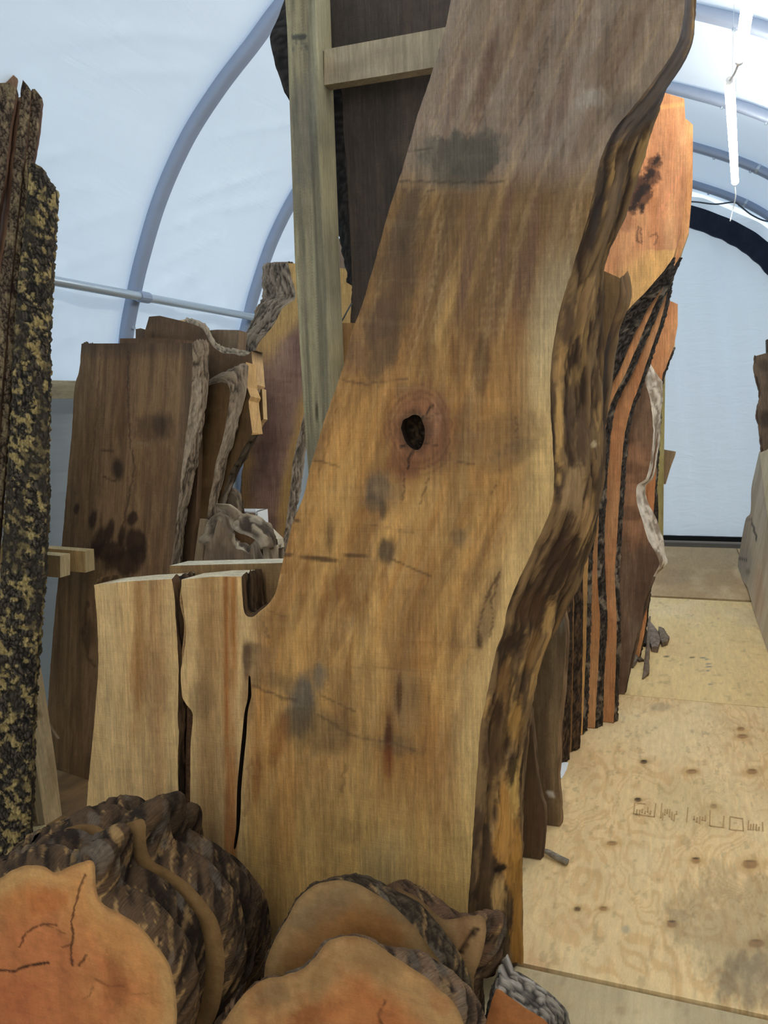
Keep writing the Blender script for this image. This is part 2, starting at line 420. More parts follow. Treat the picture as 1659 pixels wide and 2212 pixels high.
    # live edges
    if edge and live.any():
        runs = []; st = None
        s0 = next((i for i in range(nF) if live[i] and (not live[i - 1] or Kr[i] != Kr[i - 1])), 0)
        i = 0
        while i < nF:
            a = (s0 + i) % nF
            if live[a]:
                run = [a]
                while i < nF and Kr[(s0 + i) % nF] == Kr[a]: run.append((s0 + i + 1) % nF); i += 1
                runs.append(run)
            else: i += 1
        for run in runs:
            ed = (edge2 or edge) if Kr[run[0]] == 'k' else edge
            r = np.array(run); m = len(r); al = np.concatenate([[0], np.cumsum(np.hypot(*(F[r][1:] - F[r][:-1]).T))]) + arc[r[0]]
            tt = np.linspace(0, 1, rings); wl = np.hypot(Wr[r][:, 0], Wr[r][:, 1])
            VV, CC, GG = [], [], []
            o2 = np.stack([nl[r][:, 0], nl[r][:, 1]], 1); sgn = (Wr[r] * o2).sum(1)
            nd = (o2[:, :1] * plane.u + o2[:, 1:2] * plane.v) * th + plane.n * np.maximum(sgn, 0)[:, None]
            nd /= np.maximum(np.linalg.norm(nd, axis=1), 1e-6)[:, None]
            width = np.sqrt(wl ** 2 + th ** 2)
            rb = ed.get('bulge', .12)
            for t in tt:
                uv = F[r] + Wr[r] * t; wv = plane.w(uv, np.full(m, th * t)); d = width * t
                h, col = edge_fn(al, d, seed + 100, ed)
                env = min(1.0, t * 6) * (1.0 if t < .99 else 0.0)
                wv = wv + nd * (env * (ed['amp'] * (h - ed.get('zero', .35))) + rb * th * math.sin(math.pi * t) * .5)[:, None]
                wv[:, 2] = np.maximum(wv[:, 2], .001)
                if 'paint' in ed: qx, qy = to_px(wv); col = ed['paint'](qx, qy, al, d, col)
                VV.append(wv); CC.append(col); GG.append(np.stack([al, d, np.full(m, seed * .1)], 1))
            FF = []
            for j in range(rings - 1):
                for i in range(m - 1):
                    FF.append((j * m + i, (j + 1) * m + i, (j + 1) * m + i + 1, j * m + i + 1))
            ob = mesh(bark_name, np.vstack(VV), FF, emat or (BARK if ed.get('kind') else WANE), root, np.vstack(CC), np.vstack(GG), True)
            if bark_label: ob['label'] = bark_label
    return root
def left_right(F, side):
    ys = np.linspace(F[:, 1].min(), F[:, 1].max(), 60); out = []
    A, B = F, np.roll(F, -1, 0)
    for y in ys:
        h = ((A[:, 1] > y) != (B[:, 1] > y)); x = A[h, 0] + (B[h, 0] - A[h, 0]) * (y - A[h, 1]) / (B[h, 1] - A[h, 1])
        out.append((x.min() if side == 0 else x.max()) if len(x) else np.nan)
    out = np.array(out); ok = ~np.isnan(out)
    return ys[ok], out[ok]
def simple(base, a=None, b=None, seed=1, fx=14, fy=1.2, k=.6, extra=None):
    """plain streaky wood painter"""
    def f(px, py, u, v, F):
        p = Paint(px, py, u, v, base)
        if a is not None: p.streak(u, v, fx, fy, a, k, seed)
        if b is not None: p.streak(u, v, fx * 2.3, fy * 1.7, b, k * .8, seed + 50, .5, .72)
        if extra: extra(p)
        return p.c
    return f
def box_geo(cx, cy, cz, sx, sy, sz, bev=.003):
    """box with chamfered long edges"""
    V = []; F = []
    for z in (-.5, .5):
        for x, y in ((-.5, -.5), (.5, -.5), (.5, .5), (-.5, .5)):
            for k in (0, 1):
                X, Y = x * sx, y * sy
                ax = (k == 0) == ((x < 0) == (y < 0))
                if ax: Y -= math.copysign(bev, y)
                else: X -= math.copysign(bev, x)
                V.append((cx + X, cy + Y, cz + z * sz))
    n = 8
    F = [tuple(range(n))[::-1], tuple(range(n, 2 * n))] + [(i, (i + 1) % n, n + (i + 1) % n, n + i) for i in range(n)]
    return np.array(V), F
def tinted(V, col, axis=2):
    V = np.asarray(V); t = np.tile(col, (len(V), 1)); g = np.stack([V[:, (axis + 1) % 3], V[:, axis], V[:, (axis + 2) % 3]], 1)
    return t, g

# ------------------------------------------------------------------ tunnel shell
PROF = np.array([(-3.16, 0), (-3.17, 1.2), (-3.16, 1.9), (-3.11, 2.2), (-3.035, 2.436), (-2.955, 2.642), (-2.80, 2.963), (-2.595, 3.261), (-2.37, 3.492), (-2.155, 3.672), (-1.96, 3.838),
                 (-1.65, 4.05), (-1.3, 4.21), (-0.95, 4.26), (-0.6, 4.21), (-0.3, 4.12), (0.05, 3.985), (0.44, 3.81), (0.75, 3.63), (1.0, 3.42), (1.22, 3.15), (1.38, 2.8), (1.47, 2.44), (1.52, 2.0), (1.55, 1.2), (1.55, 0)])
PR = catmull(PROF, 8)
tg = np.gradient(PR, axis=0); nrm = np.stack([tg[:, 1], -tg[:, 0]], 1); nrm /= np.hypot(nrm[:, 0], nrm[:, 1])[:, None]   # inward
Y0, YE, HOOP = -7.0, 10.05, 1.35
HOOP_Y = [4.0 + HOOP * k for k in range(-8, 5)]
parc = np.concatenate([[0], np.cumsum(np.hypot(*(PR[1:] - PR[:-1]).T))])
def shell(a0, a1, name, mat, lift, ylo=Y0, yhi=YE, dy=.03, sag=.02, seed=5, wr=.010):
    ii = np.arange(len(PR))[(parc >= a0 - 1e-6) & (parc <= a1 + 1e-6)]
    arcs = np.linspace(parc[ii[0]], parc[ii[-1]], max(3, int((parc[ii[-1]] - parc[ii[0]]) / .032)))
    X = np.interp(arcs, parc, PR[:, 0]); Z = np.interp(arcs, parc, PR[:, 1]); nx = np.interp(arcs, parc, nrm[:, 0]); nz = np.interp(arcs, parc, nrm[:, 1])
    ys = np.arange(ylo, yhi + dy / 2, dy); A, Yg = np.meshgrid(arcs, ys)
    ph = ((Yg - 4.0) / HOOP) % 1.0
    bow = sag * np.sin(math.pi * ph)
    wv = wr * (fbm(A * 2.2 + Yg * .8, Yg * 1.6 - A * .5, seed, 4) - .5) * 2 * np.sin(math.pi * ph) ** .5
    low = smooth(1.5, .2, A) if a0 < .5 else 0 * A
    wv = wv + low * .03 * np.sin(Yg * 9 + 3 * fbm(Yg * 2, A * 1.5, 9))
    if a0 > .5: wv = wv + .02 * (np.sin(Yg * 8.5 + 2.5 * fbm(Yg * 1.7, A * 1.2, 19) * 3) * smooth(2.75, 2.35, A))
    diag = np.zeros_like(A)
    for k in range(14):          # tension creases radiating from the hoop feet
        c = 2.05 + .12 * k + .05 * ((k * 7) % 5); d = (A - c) - (.55 + .06 * ((k * 3) % 4)) * (ph - .5)
        diag += .008 * np.exp(-(d / .03) ** 2) * smooth(.05, .3, ph) * smooth(.98, .75, ph) * (fbm(Yg * 1.1 + k * 9, A * .6, k) > .47)
    off = -(lift + bow) + wv + diag
    V = np.stack([X[None] + nx[None] * off, Yg, Z[None] + nz[None] * off], -1).reshape(-1, 3); V[:, 2] = np.maximum(V[:, 2], 0)
    na = len(arcs); F = [(j * na + i, j * na + i + 1, (j + 1) * na + i + 1, (j + 1) * na + i) for j in range(len(ys) - 1) for i in range(na - 1)]
    return mesh(name, V, F, mat, None, sm=True)
top = parc[-1]
aw = np.interp(1.915, PR[:60, 1], parc[:60])
FILM_SHADED = film_mat('film_skirt_shaded', rgb(176, 184, 186), .03)  # roll-up skirt film; the shade down there is put into its greyer colour
struct(shell(aw - .03, top - aw + .03, 'ceiling', FILM, .045))
struct(shell(0, aw + .03, 'wall_left', FILM_SHADED, .05, wr=.022, seed=8))
struct(shell(top - aw - .03, top, 'wall_right', FILM_SHADED, .05, wr=.02, seed=9))
def end_wall(Y, name, zlo):
    a = np.arange(0, len(PR), 2); V = []; F = []; nz_ = 46
    zs = np.linspace(0, 1, nz_); xs = np.linspace(-3.14, 1.53, 110)
    zt = np.interp(xs, PR[:, 0], PR[:, 1])
    # PR is single valued in x between the walls
    X, T = np.meshgrid(xs, zs); Z = zlo + (zt[None] + .02 - zlo) * T
    fold = .05 * np.sin(X * 9 + 2.0 * np.sin(X * 2.3) + T) * T ** 1.2 + .012 * np.sin(X * 23 + 3 * Z) + .02 * (fbm(X * 3, Z * 2.5, 31) - .5) + .02 * (fbm(X * 2.2, Z * 7, 33) - .5) * smooth(1.6, .5, Z) * 1.6
    V = np.stack([X, Y + fold, Z], -1).reshape(-1, 3); n = len(xs)
    F = [(j * n + i, j * n + i + 1, (j + 1) * n + i + 1, (j + 1) * n + i) for j in range(nz_ - 1) for i in range(n - 1)]
    return struct(mesh(name, V, F, CURTAIN, None, sm=True))
end_wall(YE - .03, 'wall_back', .055)
end_wall(Y0 + .02, 'wall_front', 0.0)
# black fabric trim over the end wall, and a black strip painting the dark gap under the curtain
ii = np.arange(30, len(PR) - 30); V = []; F = []
for k, i in enumerate(ii):
    p, q = PR[i], nrm[i]
    ru = .004 * math.sin(k * 1.3)
    for d, y in ((.10, YE - .16), (.32 + ru, YE - .16), (.32 + ru, YE - .10), (.10, YE - .10)): V.append((p[0] + q[0] * d, y + .01 * math.sin(k * .9), p[1] + q[1] * d))
for k in range(len(ii) - 1):
    for a in range(4): F.append((k * 4 + a, k * 4 + (a + 1) % 4, k * 4 + 4 + (a + 1) % 4, k * 4 + 4 + a))
struct(mesh('trim_1', V, F, BLACK_FABRIC))
V, F = box_geo(-.8, YE - .06, .03, 4.6, .05, .055); struct(mesh('trim_2', V, F, plain('gap_black', rgb(16, 16, 18), .8)))

# hoops
ORD = ['nearest', 'second', 'third', 'fourth', 'fifth', 'sixth', 'seventh', 'eighth', 'ninth', 'tenth', 'eleventh']
HLAB = {4.0: 'grey steel hoop rising behind the dark leaning slab at left, largest arch in view',
        5.35: 'grey steel hoop topmost at the right edge, its left leg behind the bark-sided slab',
        6.7: 'grey steel hoop crossing behind the hanging light tube, second from the top right',
        8.05: 'grey steel hoop behind the far end of the hanging light tube',
        9.4: 'grey steel hoop with the loose cable, last one before the black end trim'}
for y in HOOP_Y:
    k = round(y, 2)
    if k < 3.9: continue
    t = thing('steel_hoop', HLAB[k], 'hoop', (PR[0, 0], y, 0), 'steel hoops of the tunnel')
    # rounded-square tube
    V = []; F = []; sec = [(-.036, -.022), (-.022, -.036), (.022, -.036), (.036, -.022), (.036, .022), (.022, .036), (-.022, .036), (-.036, .022)]
    for p, q in zip(PR, nrm):
        for a, b in sec: V.append((p[0] + q[0] * b, y + a, max(p[1] + q[1] * b, 0)))
    for i in range(len(PR) - 1):
        for a in range(8): F.append((i * 8 + a, i * 8 + (a + 1) % 8, i * 8 + 8 + (a + 1) % 8, i * 8 + 8 + a))
    mesh('tube', V, F, STEEL, t, sm=True)
    for X, off in ((.28, 0), (.62, 0), (.66, 1), (-3.09, 0)):
        i = int(np.argmin(abs(PR[:, 0] - X) + (0 if X > -2 else abs(PR[:, 1] - 2.25)))); p, q = PR[i], nrm[i]
        if off:   # swaged joint collar
            c = np.array([(p[0] + q[0] * .0, y, p[1])]); d = np.array([tg[i, 0], 0, tg[i, 1]]); d /= np.linalg.norm(d)
            P = c + np.array([-.012, .012])[:, None] * d; V, F = tube_geo(P, .044, 12); mesh('joint_collar', V, F, STEEL_BRIGHT, t)
        else:
            P = np.array([[p[0] + q[0] * .03, y - .0, p[1] + q[1] * .03], [p[0] + q[0] * .052, y, p[1] + q[1] * .052]]); V, F = tube_geo(P, .011, 6); mesh('bolt', V, F, STEEL_BRIGHT, t)
# purlin along the left wall and its clamps
px_, pz_ = -2.965, 2.425
t = thing('steel_purlin', 'straight bright steel pipe running along the left wall across the hoops', 'pipe', (px_, 2, pz_))
V, F = tube_geo([(px_, -2.0, pz_), (px_, YE - .2, pz_)], .026, 14); mesh('pipe', V, F, STEEL_BRIGHT, t, sm=True)
for y in HOOP_Y:
    if y < -2: continue
    V, F = tube_geo([(px_, y - .045, pz_), (px_, y + .045, pz_)], .033, 12); mesh('clamp', V, F, STEEL, t)
    V, F = box_geo(px_ - .04, y, pz_, .09, .012, .05); mesh('clamp_bracket', V, F, STEEL, t)
# hip board along the left wall
V, F = box_geo(-3.07, 3.4, 1.885, .04, 13.0, .095); c, g_ = tinted(V, rgb(214, 196, 160), 1)
tag(mesh('hip_board', V, F, LUMBER, None, c, g_), 'pale wooden rail fixed low along the left film wall beside the dark slab', 'board')

# LED tubes hanging in a line under the ridge
def led(x0, y0, x1, y1, z0, z1, label, cords, r=.025, mat=None):
    t = thing('led_tube_light', label, 'light', (x0, y0, z0), 'led tubes hung below the ridge')
    P = np.array([(x0, y0, z0), (x1, y1, z1)]); d = (P[1] - P[0]) / np.linalg.norm(P[1] - P[0])
    q = np.array([P[0] - d * .0, P[0] + d * .02, P[1] - d * .02, P[1]])
    V, F = tube_geo(q, [r * .7, r, r, r * .7], 14); mesh('diffuser', V, F, mat or LED, t, sm=True)
    for e, s in ((P[0], -1), (P[1], 1)):
        V, F = tube_geo([e, e + s * d * .03], r * .75, 12); mesh('end_cap', V, F, WHITE_PLASTIC, t)
    for f in (.25, .75):
        p = P[0] + (P[1] - P[0]) * f; yy = min(HOOP_Y, key=lambda a: abs(a - p[1])); zz = np.interp(p[0], PR[:, 0], PR[:, 1])
        V, F = tube_geo([p, (p[0], p[1] + .02, zz - .0)], .0012, 5); mesh('hanger_wire', V, F, STEEL_BRIGHT, t)
    for pts in cords:
        V, F = tube_geo(catmull(pts, 6), .005, 6); mesh('power_cord', V, F, WHITE_PLASTIC, t, sm=True)
a, b = on_y((1598, 128), 4.35), on_y((1576, 178), 4.6); c_, d_ = on_y((1588, 394), 6.7), on_y((1584, 448), 6.9)
led(a[0] - .03, 2.2, a[0], a[1], a[2] + .02, a[2], 'glowing white LED tube cut off by the top edge of the photo', [[a + [0, .03, 0], (a * .5 + b * .5) + [0, 0, -.01], b + [0, -.03, 0]]])
led(b[0], b[1], c_[0], c_[1], b[2], c_[2], 'glowing white LED tube hanging whole at upper right, cord dangling from its end', [[c_ + [0, .03, 0], c_ * .5 + d_ * .5 + [.01, 0, -.01], d_, d_ + [-.02, 0, -.1]]])
for y, lb in ((-3.3, 'unseen glowing LED tube added as fill, nearest behind the photographer'), (-6.2, 'unseen glowing LED tube added as fill, farthest behind the photographer')):
    led(.22, y, .24, y + 2.4, 3.62, 3.62, lb, [], mat=LED_FILL)  # unseen brighter tubes added behind the camera to light the front faces
P = catmull([on_y((1440, 434), 9.3), on_y((1500, 436), 9.3), on_y((1545, 441), 9.3), on_y((1585, 437), 9.3), on_y((1600, 446), 9.3), on_y((1625, 465), 9.3), on_y((1659, 478), 9.3), on_y((1700, 470), 9.3)], 8)
V, F = tube_geo(P, .008, 6); tag(mesh('power_cable', V, F, WIRE, None, sm=True), 'thin grey power cable sagging along the last hoop at the far end', 'cable')

# ------------------------------------------------------------------ plywood floor
flo = bpy.data.objects.new('floor', None); C.objects.link(flo); struct(flo)
V, F = box_geo(-.8, 1.55, -.06, 4.9, 17.2, .06); struct(mesh('floor_base', V, F, plain('packed_ground', rgb(96, 82, 66), .9, 0, .2, 8, .2), flo))
KNOTS = [(1391, 1646, 8, 4), (1378, 1728, 8, 4), (1494, 1667, 12, 5), (1625, 1667, 12, 6), (1542, 1742, 8, 5), (1503, 1859, 11, 7), (1620, 1867, 18, 10), (1247, 1964, 8, 5), (1451, 1996, 11, 8), (1634, 2038, 17, 9), (1304, 1963, 9, 5), (1604, 1591, 13, 5), (1322, 1822, 12, 5), (1600, 1575, 9, 4)]
DARKK = {0, 1, 7}
def ply_paint(base, seed, warm):
    def f(px, py, u, v, F):
        p = Paint(px, py, u, v, base)
        sw = u * 9 + 1.8 * (fbm(u * 3.0, v * 1.0, seed) - .5) * 4
        w1 = fbm(sw, v * 1.7, seed + 1, 3)
        band = .5 + .5 * np.sin(w1 * 52 + 5 * fbm(u * 14, v * 7, seed + 3))
        p.lay(rgb(214, 166, 106), .48 * warm * smooth(.45, .95, band) * smooth(.3, .6, fbm(u * 1.5, v * .6, seed + 9)))
        p.lay(rgb(248, 224, 176), .5 * smooth(.5, .75, fbm(u * 3, v * 1.2, seed + 5)))
        p.lay(rgb(214, 150, 110), .35 * warm * smooth(.58, .75, fbm(u * 3.3, v * .9, seed + 7)))
        p.lay(rgb(150, 128, 96), .35 * smooth(.58, .8, fbm(u * 1.3, v * 1.1, seed + 11)))
        p.lay(rgb(150, 122, 88), .3 * smooth(.68, .74, fbm(u * 40, v * 14, seed + 13)))
        if seed == 41:
            for i, (x, y, rx, ry) in enumerate(KNOTS):
                p.stain(x, y, rx * 1.9, ry * 1.9, rgb(205, 165, 105), .5, nz=.3)
                p.stain(x, y, rx, ry, rgb(166, 122, 74) if i not in DARKK else rgb(92, 66, 42), .85, nz=.25, soft=.25)
                p.stain(x, y - ry * .7, rx * .8, 2.2, rgb(46, 34, 24), .8 if i in (0, 1, 5, 8) else .35, nz=.2)
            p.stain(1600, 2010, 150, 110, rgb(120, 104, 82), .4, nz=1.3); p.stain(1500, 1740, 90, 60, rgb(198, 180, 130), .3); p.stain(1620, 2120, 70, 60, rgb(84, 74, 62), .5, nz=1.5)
            p.stain(1250, 1640, 40, 50, rgb(170, 130, 90), .3); p.stain(1428, 1527, 26, 9, rgb(140, 130, 110), .4)
            p.stain(1352, 2008, 9, 9, rgb(150, 146, 130), .5, nz=.2)
        if seed == 42:
            for (x, y) in ((1392, 1310), (1395, 1322), (1384, 1333), (1383, 1352), (1440, 1418), (1495, 1420)): p.stain(x, y, 5, 1.8, rgb(46, 36, 28), .85, nz=.1)
            for (x, y) in ((1518, 1421), (1527, 1424), (1530, 1434), (1532, 1440), (1529, 1449), (1534, 1478)): p.stain(x, y, 5, 1.6, rgb(66, 84, 110), .7, nz=.1)
        return p.c
    return f
sheets = []
for ci, x0 in enumerate((-3.0, -1.78, -.56, .66)):
    for ri, y0 in enumerate((-7.48, -5.05, -2.62, -.19, 2.245, 4.665, 7.145)):
        x1 = x0 + (1.215 if ci < 3 else .85); y1 = min(y0 + 2.42, YE - .01)
        ri -= 1; near = ci in (2,) and ri in (2, 3, 4, 5)
        g = .0065 if (ci == 2 and ri == 3) else (.016 if near else (.05 if ri >= 1 else .3))
        xs = np.linspace(x0 + .0015, x1 - .0015, max(2, int((x1 - x0) / g))); ys = np.linspace(y0 + .0015, y1 - .0015, max(2, int((y1 - y0) / g)))
        X, Y = np.meshgrid(xs, ys); jz = .0012 * (((ci * 3 + ri * 5) % 4) - 1.5)
        V = np.stack([X.ravel(), Y.ravel(), np.full(X.size, jz - .002)], 1); n = len(xs); nt2 = len(V)
        F = [(j * n + i, j * n + i + 1, (j + 1) * n + i + 1, (j + 1) * n + i) for j in range(len(ys) - 1) for i in range(n - 1)]
        ring = [i for i in range(n)] + [j * n + n - 1 for j in range(1, len(ys))] + [(len(ys) - 1) * n + i for i in range(n - 2, -1, -1)] + [j * n for j in range(len(ys) - 2, 0, -1)]
        R_ = V[ring].copy(); R_[:, 2] -= .016; V = np.vstack([V, R_]); m = len(ring)
        F += [(ring[i], nt2 + i, nt2 + (i + 1) % m, ring[(i + 1) % m]) for i in range(m)]
        qx, qy = to_px(V)
        base, sd, wm = rgb(216, 178, 120), 60 + ci * 7 + ri, .8
        if ci == 2 and ri == 3: base, sd, wm = rgb(238, 206, 152), 41, 1.0
        if ci == 2 and ri == 4: base, sd, wm = rgb(240, 210, 150), 42, .4
        if ci == 2 and ri == 5: base, sd, wm = rgb(190, 158, 112), 43, .3
        if ri <= 2: base, sd, wm = rgb(190, 172, 134), 50 + ci, .25
        if ci < 2: base = rgb(140, 112, 82)  # left columns darker: the dimness there is put into the plywood colour
        col = ply_paint(base, sd, wm)(qx, qy, V[:, 0], V[:, 1], None)
        mesh('plywood_sheet', V, F, PLY, flo, col, np.stack([V[:, 0], V[:, 1], V[:, 0] * 0 + ri + ci * .3], 1))
# faint ink stamp printed on the plywood: outlined box and worn rows of strokes
rs = np.random.RandomState(4); V = []; F = []
def ink(p, q, w_=.004):
    a, b = on_floor(p, .0008), on_floor(q, .0008); d = b - a; d /= np.linalg.norm(d); s = np.array([-d[1], d[0], 0]) * w_ / 2
    i = len(V); V.extend([a + s, a - s, b - s, b + s]); F.append((i, i + 1, i + 2, i + 3))
for p, q in (((1371, 1734), (1369, 1757)), ((1369, 1757), (1415, 1764)), ((1417, 1735), (1413, 1764)), ((1371, 1733), (1395, 1736)), ((1430, 1735), (1427, 1766)), ((1486, 1744), (1483, 1776)), ((1534, 1750), (1533, 1783)), ((1533, 1783), (1562, 1787)), ((1564, 1762), (1562, 1787)), ((1577, 1765), (1576, 1791)), ((1576, 1763), (1604, 1768)), ((1576, 1791), (1606, 1794)), ((1604, 1767), (1606, 1794)), ((1617, 1772), (1616, 1792)), ((1647, 1776), (1648, 1795))): ink(p, q, .005)
for x in list(range(1376, 1412, 6)) + list(range(1432, 1464, 5)) + list(range(1500, 1530, 6)) + list(range(1622, 1645, 6)):
    y = 1736 + (x - 1371) * .15 + rs.uniform(0, 12); ink((x, y), (x - 1, y + rs.uniform(6, 16)), .006)
mesh('ink_stamp', V, F, plain('worn_stamp_ink', rgb(186, 154, 108), .8, 0, .2, 300, .25), flo)

# ------------------------------------------------------------------ live edge recipes
E_MAIN = dict(amp=.016, sl=.16, sd=.020, c0=rgb(64, 46, 32), c1=rgb(134, 104, 70), c2=rgb(190, 148, 92), pl=.13, pd=.022, t2=.56, k2=.8, c3=rgb(62, 46, 34), pl3=.18, pd3=.03, t3=.56, k3=.7, bulge=.25, skew=.5)
E_CROTCH = dict(amp=.012, sl=.10, sd=.02, c0=rgb(44, 31, 22), c1=rgb(92, 68, 46), bulge=.1)
E_SMOOTH = dict(amp=.006, sl=.15, sd=.03, c0=rgb(104, 80, 58), c1=rgb(150, 120, 90), bulge=.15)
E_DARKBARK = dict(kind='plates', amp=.012, sl=.03, sd=.012, c0=rgb(26, 21, 18), c1=rgb(84, 72, 62), c2=rgb(120, 96, 74), t2=.6, bulge=.2)
E_FURROW = dict(kind='furrow', amp=.022, sl=.075, sd=.013, c0=rgb(30, 25, 21), c1=rgb(150, 130, 108), c2=rgb(178, 160, 138), t2=.55, bulge=.25)
E_LICHEN = dict(kind='plates', amp=.017, sl=.030, sd=.011, c0=rgb(26, 23, 20), c1=rgb(92, 82, 70), c2=rgb(194, 170, 112), pl=.022, pd=.018, t2=.545, k2=.95, c3=rgb(64, 57, 48), pl3=.16, pd3=.06, t3=.56, k3=.65, skew=.25)
E_STRIP = dict(kind='plates', amp=.010, sl=.03, sd=.010, c0=rgb(40, 30, 24), c1=rgb(122, 104, 84), c2=rgb(158, 138, 104), pl=.05, pd=.02, t2=.55)
E_COOKIE = dict(kind='rough', amp=.010, sl=.022, sd=.07, skew=-.8, c0=rgb(46, 34, 25), c1=rgb(92, 70, 50), c2=rgb(176, 138, 90), pl=.016, pd=.05, t2=.63, k2=.85, c3=rgb(116, 102, 88), pl3=.06, pd3=.06, t3=.62, k3=.6, bulge=.15)
E_BURL = dict(amp=.022, sl=.07, sd=.05, c0=rgb(70, 58, 48), c1=rgb(158, 140, 118), c2=rgb(196, 180, 156), pl=.08, pd=.06, t2=.56, c3=rgb(84, 66, 50), t3=.55, bulge=.4)
E_WHITE = dict(amp=.006, sl=.05, sd=.02, c0=rgb(150, 132, 112), c1=rgb(226, 212, 192), c2=rgb(240, 230, 214), t2=.5, c3=rgb(130, 104, 82), t3=.62, bulge=.2)

# ------------------------------------------------------------------ the big curved slab
MAIN = ['k', (985, -60), (962, 60), (935, 150), (905, 240), (880, 330), (858, 400), (840, 455), (822, 520), (800, 600), (780, 665), (758, 725), (742, 790), (722, 850), (700, 910), (682, 970), (668, 1020),
        (655, 1075), (636, 1120), (622, 1170), (610, 1215), (603, 1250), (592, 1288), (574, 1310), (560, 1322), (545, 1333), (532, 1329), (526, 1316), (524, 1290), 'c', (522, 1245),
        (455, 1246), (392, 1252), 'k', (392, 1281), (398, 1325), (402, 1361), (398, 1405), (391, 1448), (393, 1500), (402, 1520), (414, 1536), (416, 1556), (412, 1608), (411, 1690), (410, 1747), (404, 1770),
        (393, 1770), (388, 1747), (384, 1667), (386, 1588), (384, 1555), (385, 1500), (386, 1448), (384, 1405), (380, 1341), (376, 1285), 'c', (371, 1251), (290, 1255), 'l', (203, 1263), (209, 1330), (212, 1400), (212, 1450),
        (207, 1520), (200, 1600), (192, 1680), (185, 1780), (178, 1850), (172, 1950), 'c', (166, 2080), (1012, 2300), 'l', (1012, 2078, 118), (1010, 1990, 118), (1013, 1930, 116), (1020, 1830, 108), (1026, 1740, 99), (1032, 1650, 97),
        (1038, 1570, 103), (1050, 1510, 102), (1062, 1450, 100), (1072, 1405, 105), (1085, 1370, 108), (1098, 1310, 112), (1120, 1255, 118), (1150, 1190, 118), (1180, 1125, 106), (1194, 1080, 98), (1197, 1030, 100),
        (1194, 960, 106), (1190, 900, 110), (1188, 830, 112), (1192, 770, 110), (1203, 700, 100), (1218, 640, 86), (1235, 585, 66), (1252, 530, 66), (1270, 470, 75), (1285, 400, 85), (1298, 340, 90), (1328, 280, 76),
        (1368, 230, 53), (1418, 165, 28), (1460, 100, 18), (1476, 40, 8), 'c', (1483, -60, 2)]
def across(px, py):
    """0..1 across the trunk of the curved slab, following its bend"""
    L = np.array([(985, -60), (905, 240), (840, 455), (780, 665), (722, 850), (668, 1020), (610, 1215), (560, 1322), (535, 1500), (520, 1800), (515, 2300)], float)
    R = np.array([(1483, -60), (1368, 230), (1285, 400), (1235, 585), (1192, 770), (1194, 960), (1194, 1080), (1120, 1255), (1062, 1450), (1026, 1740), (1012, 2300)], float)
    l = np.interp(py, L[:, 1], L[:, 0]); r = np.interp(py, R[:, 1], R[:, 0]); return (px - l) / (r - l)
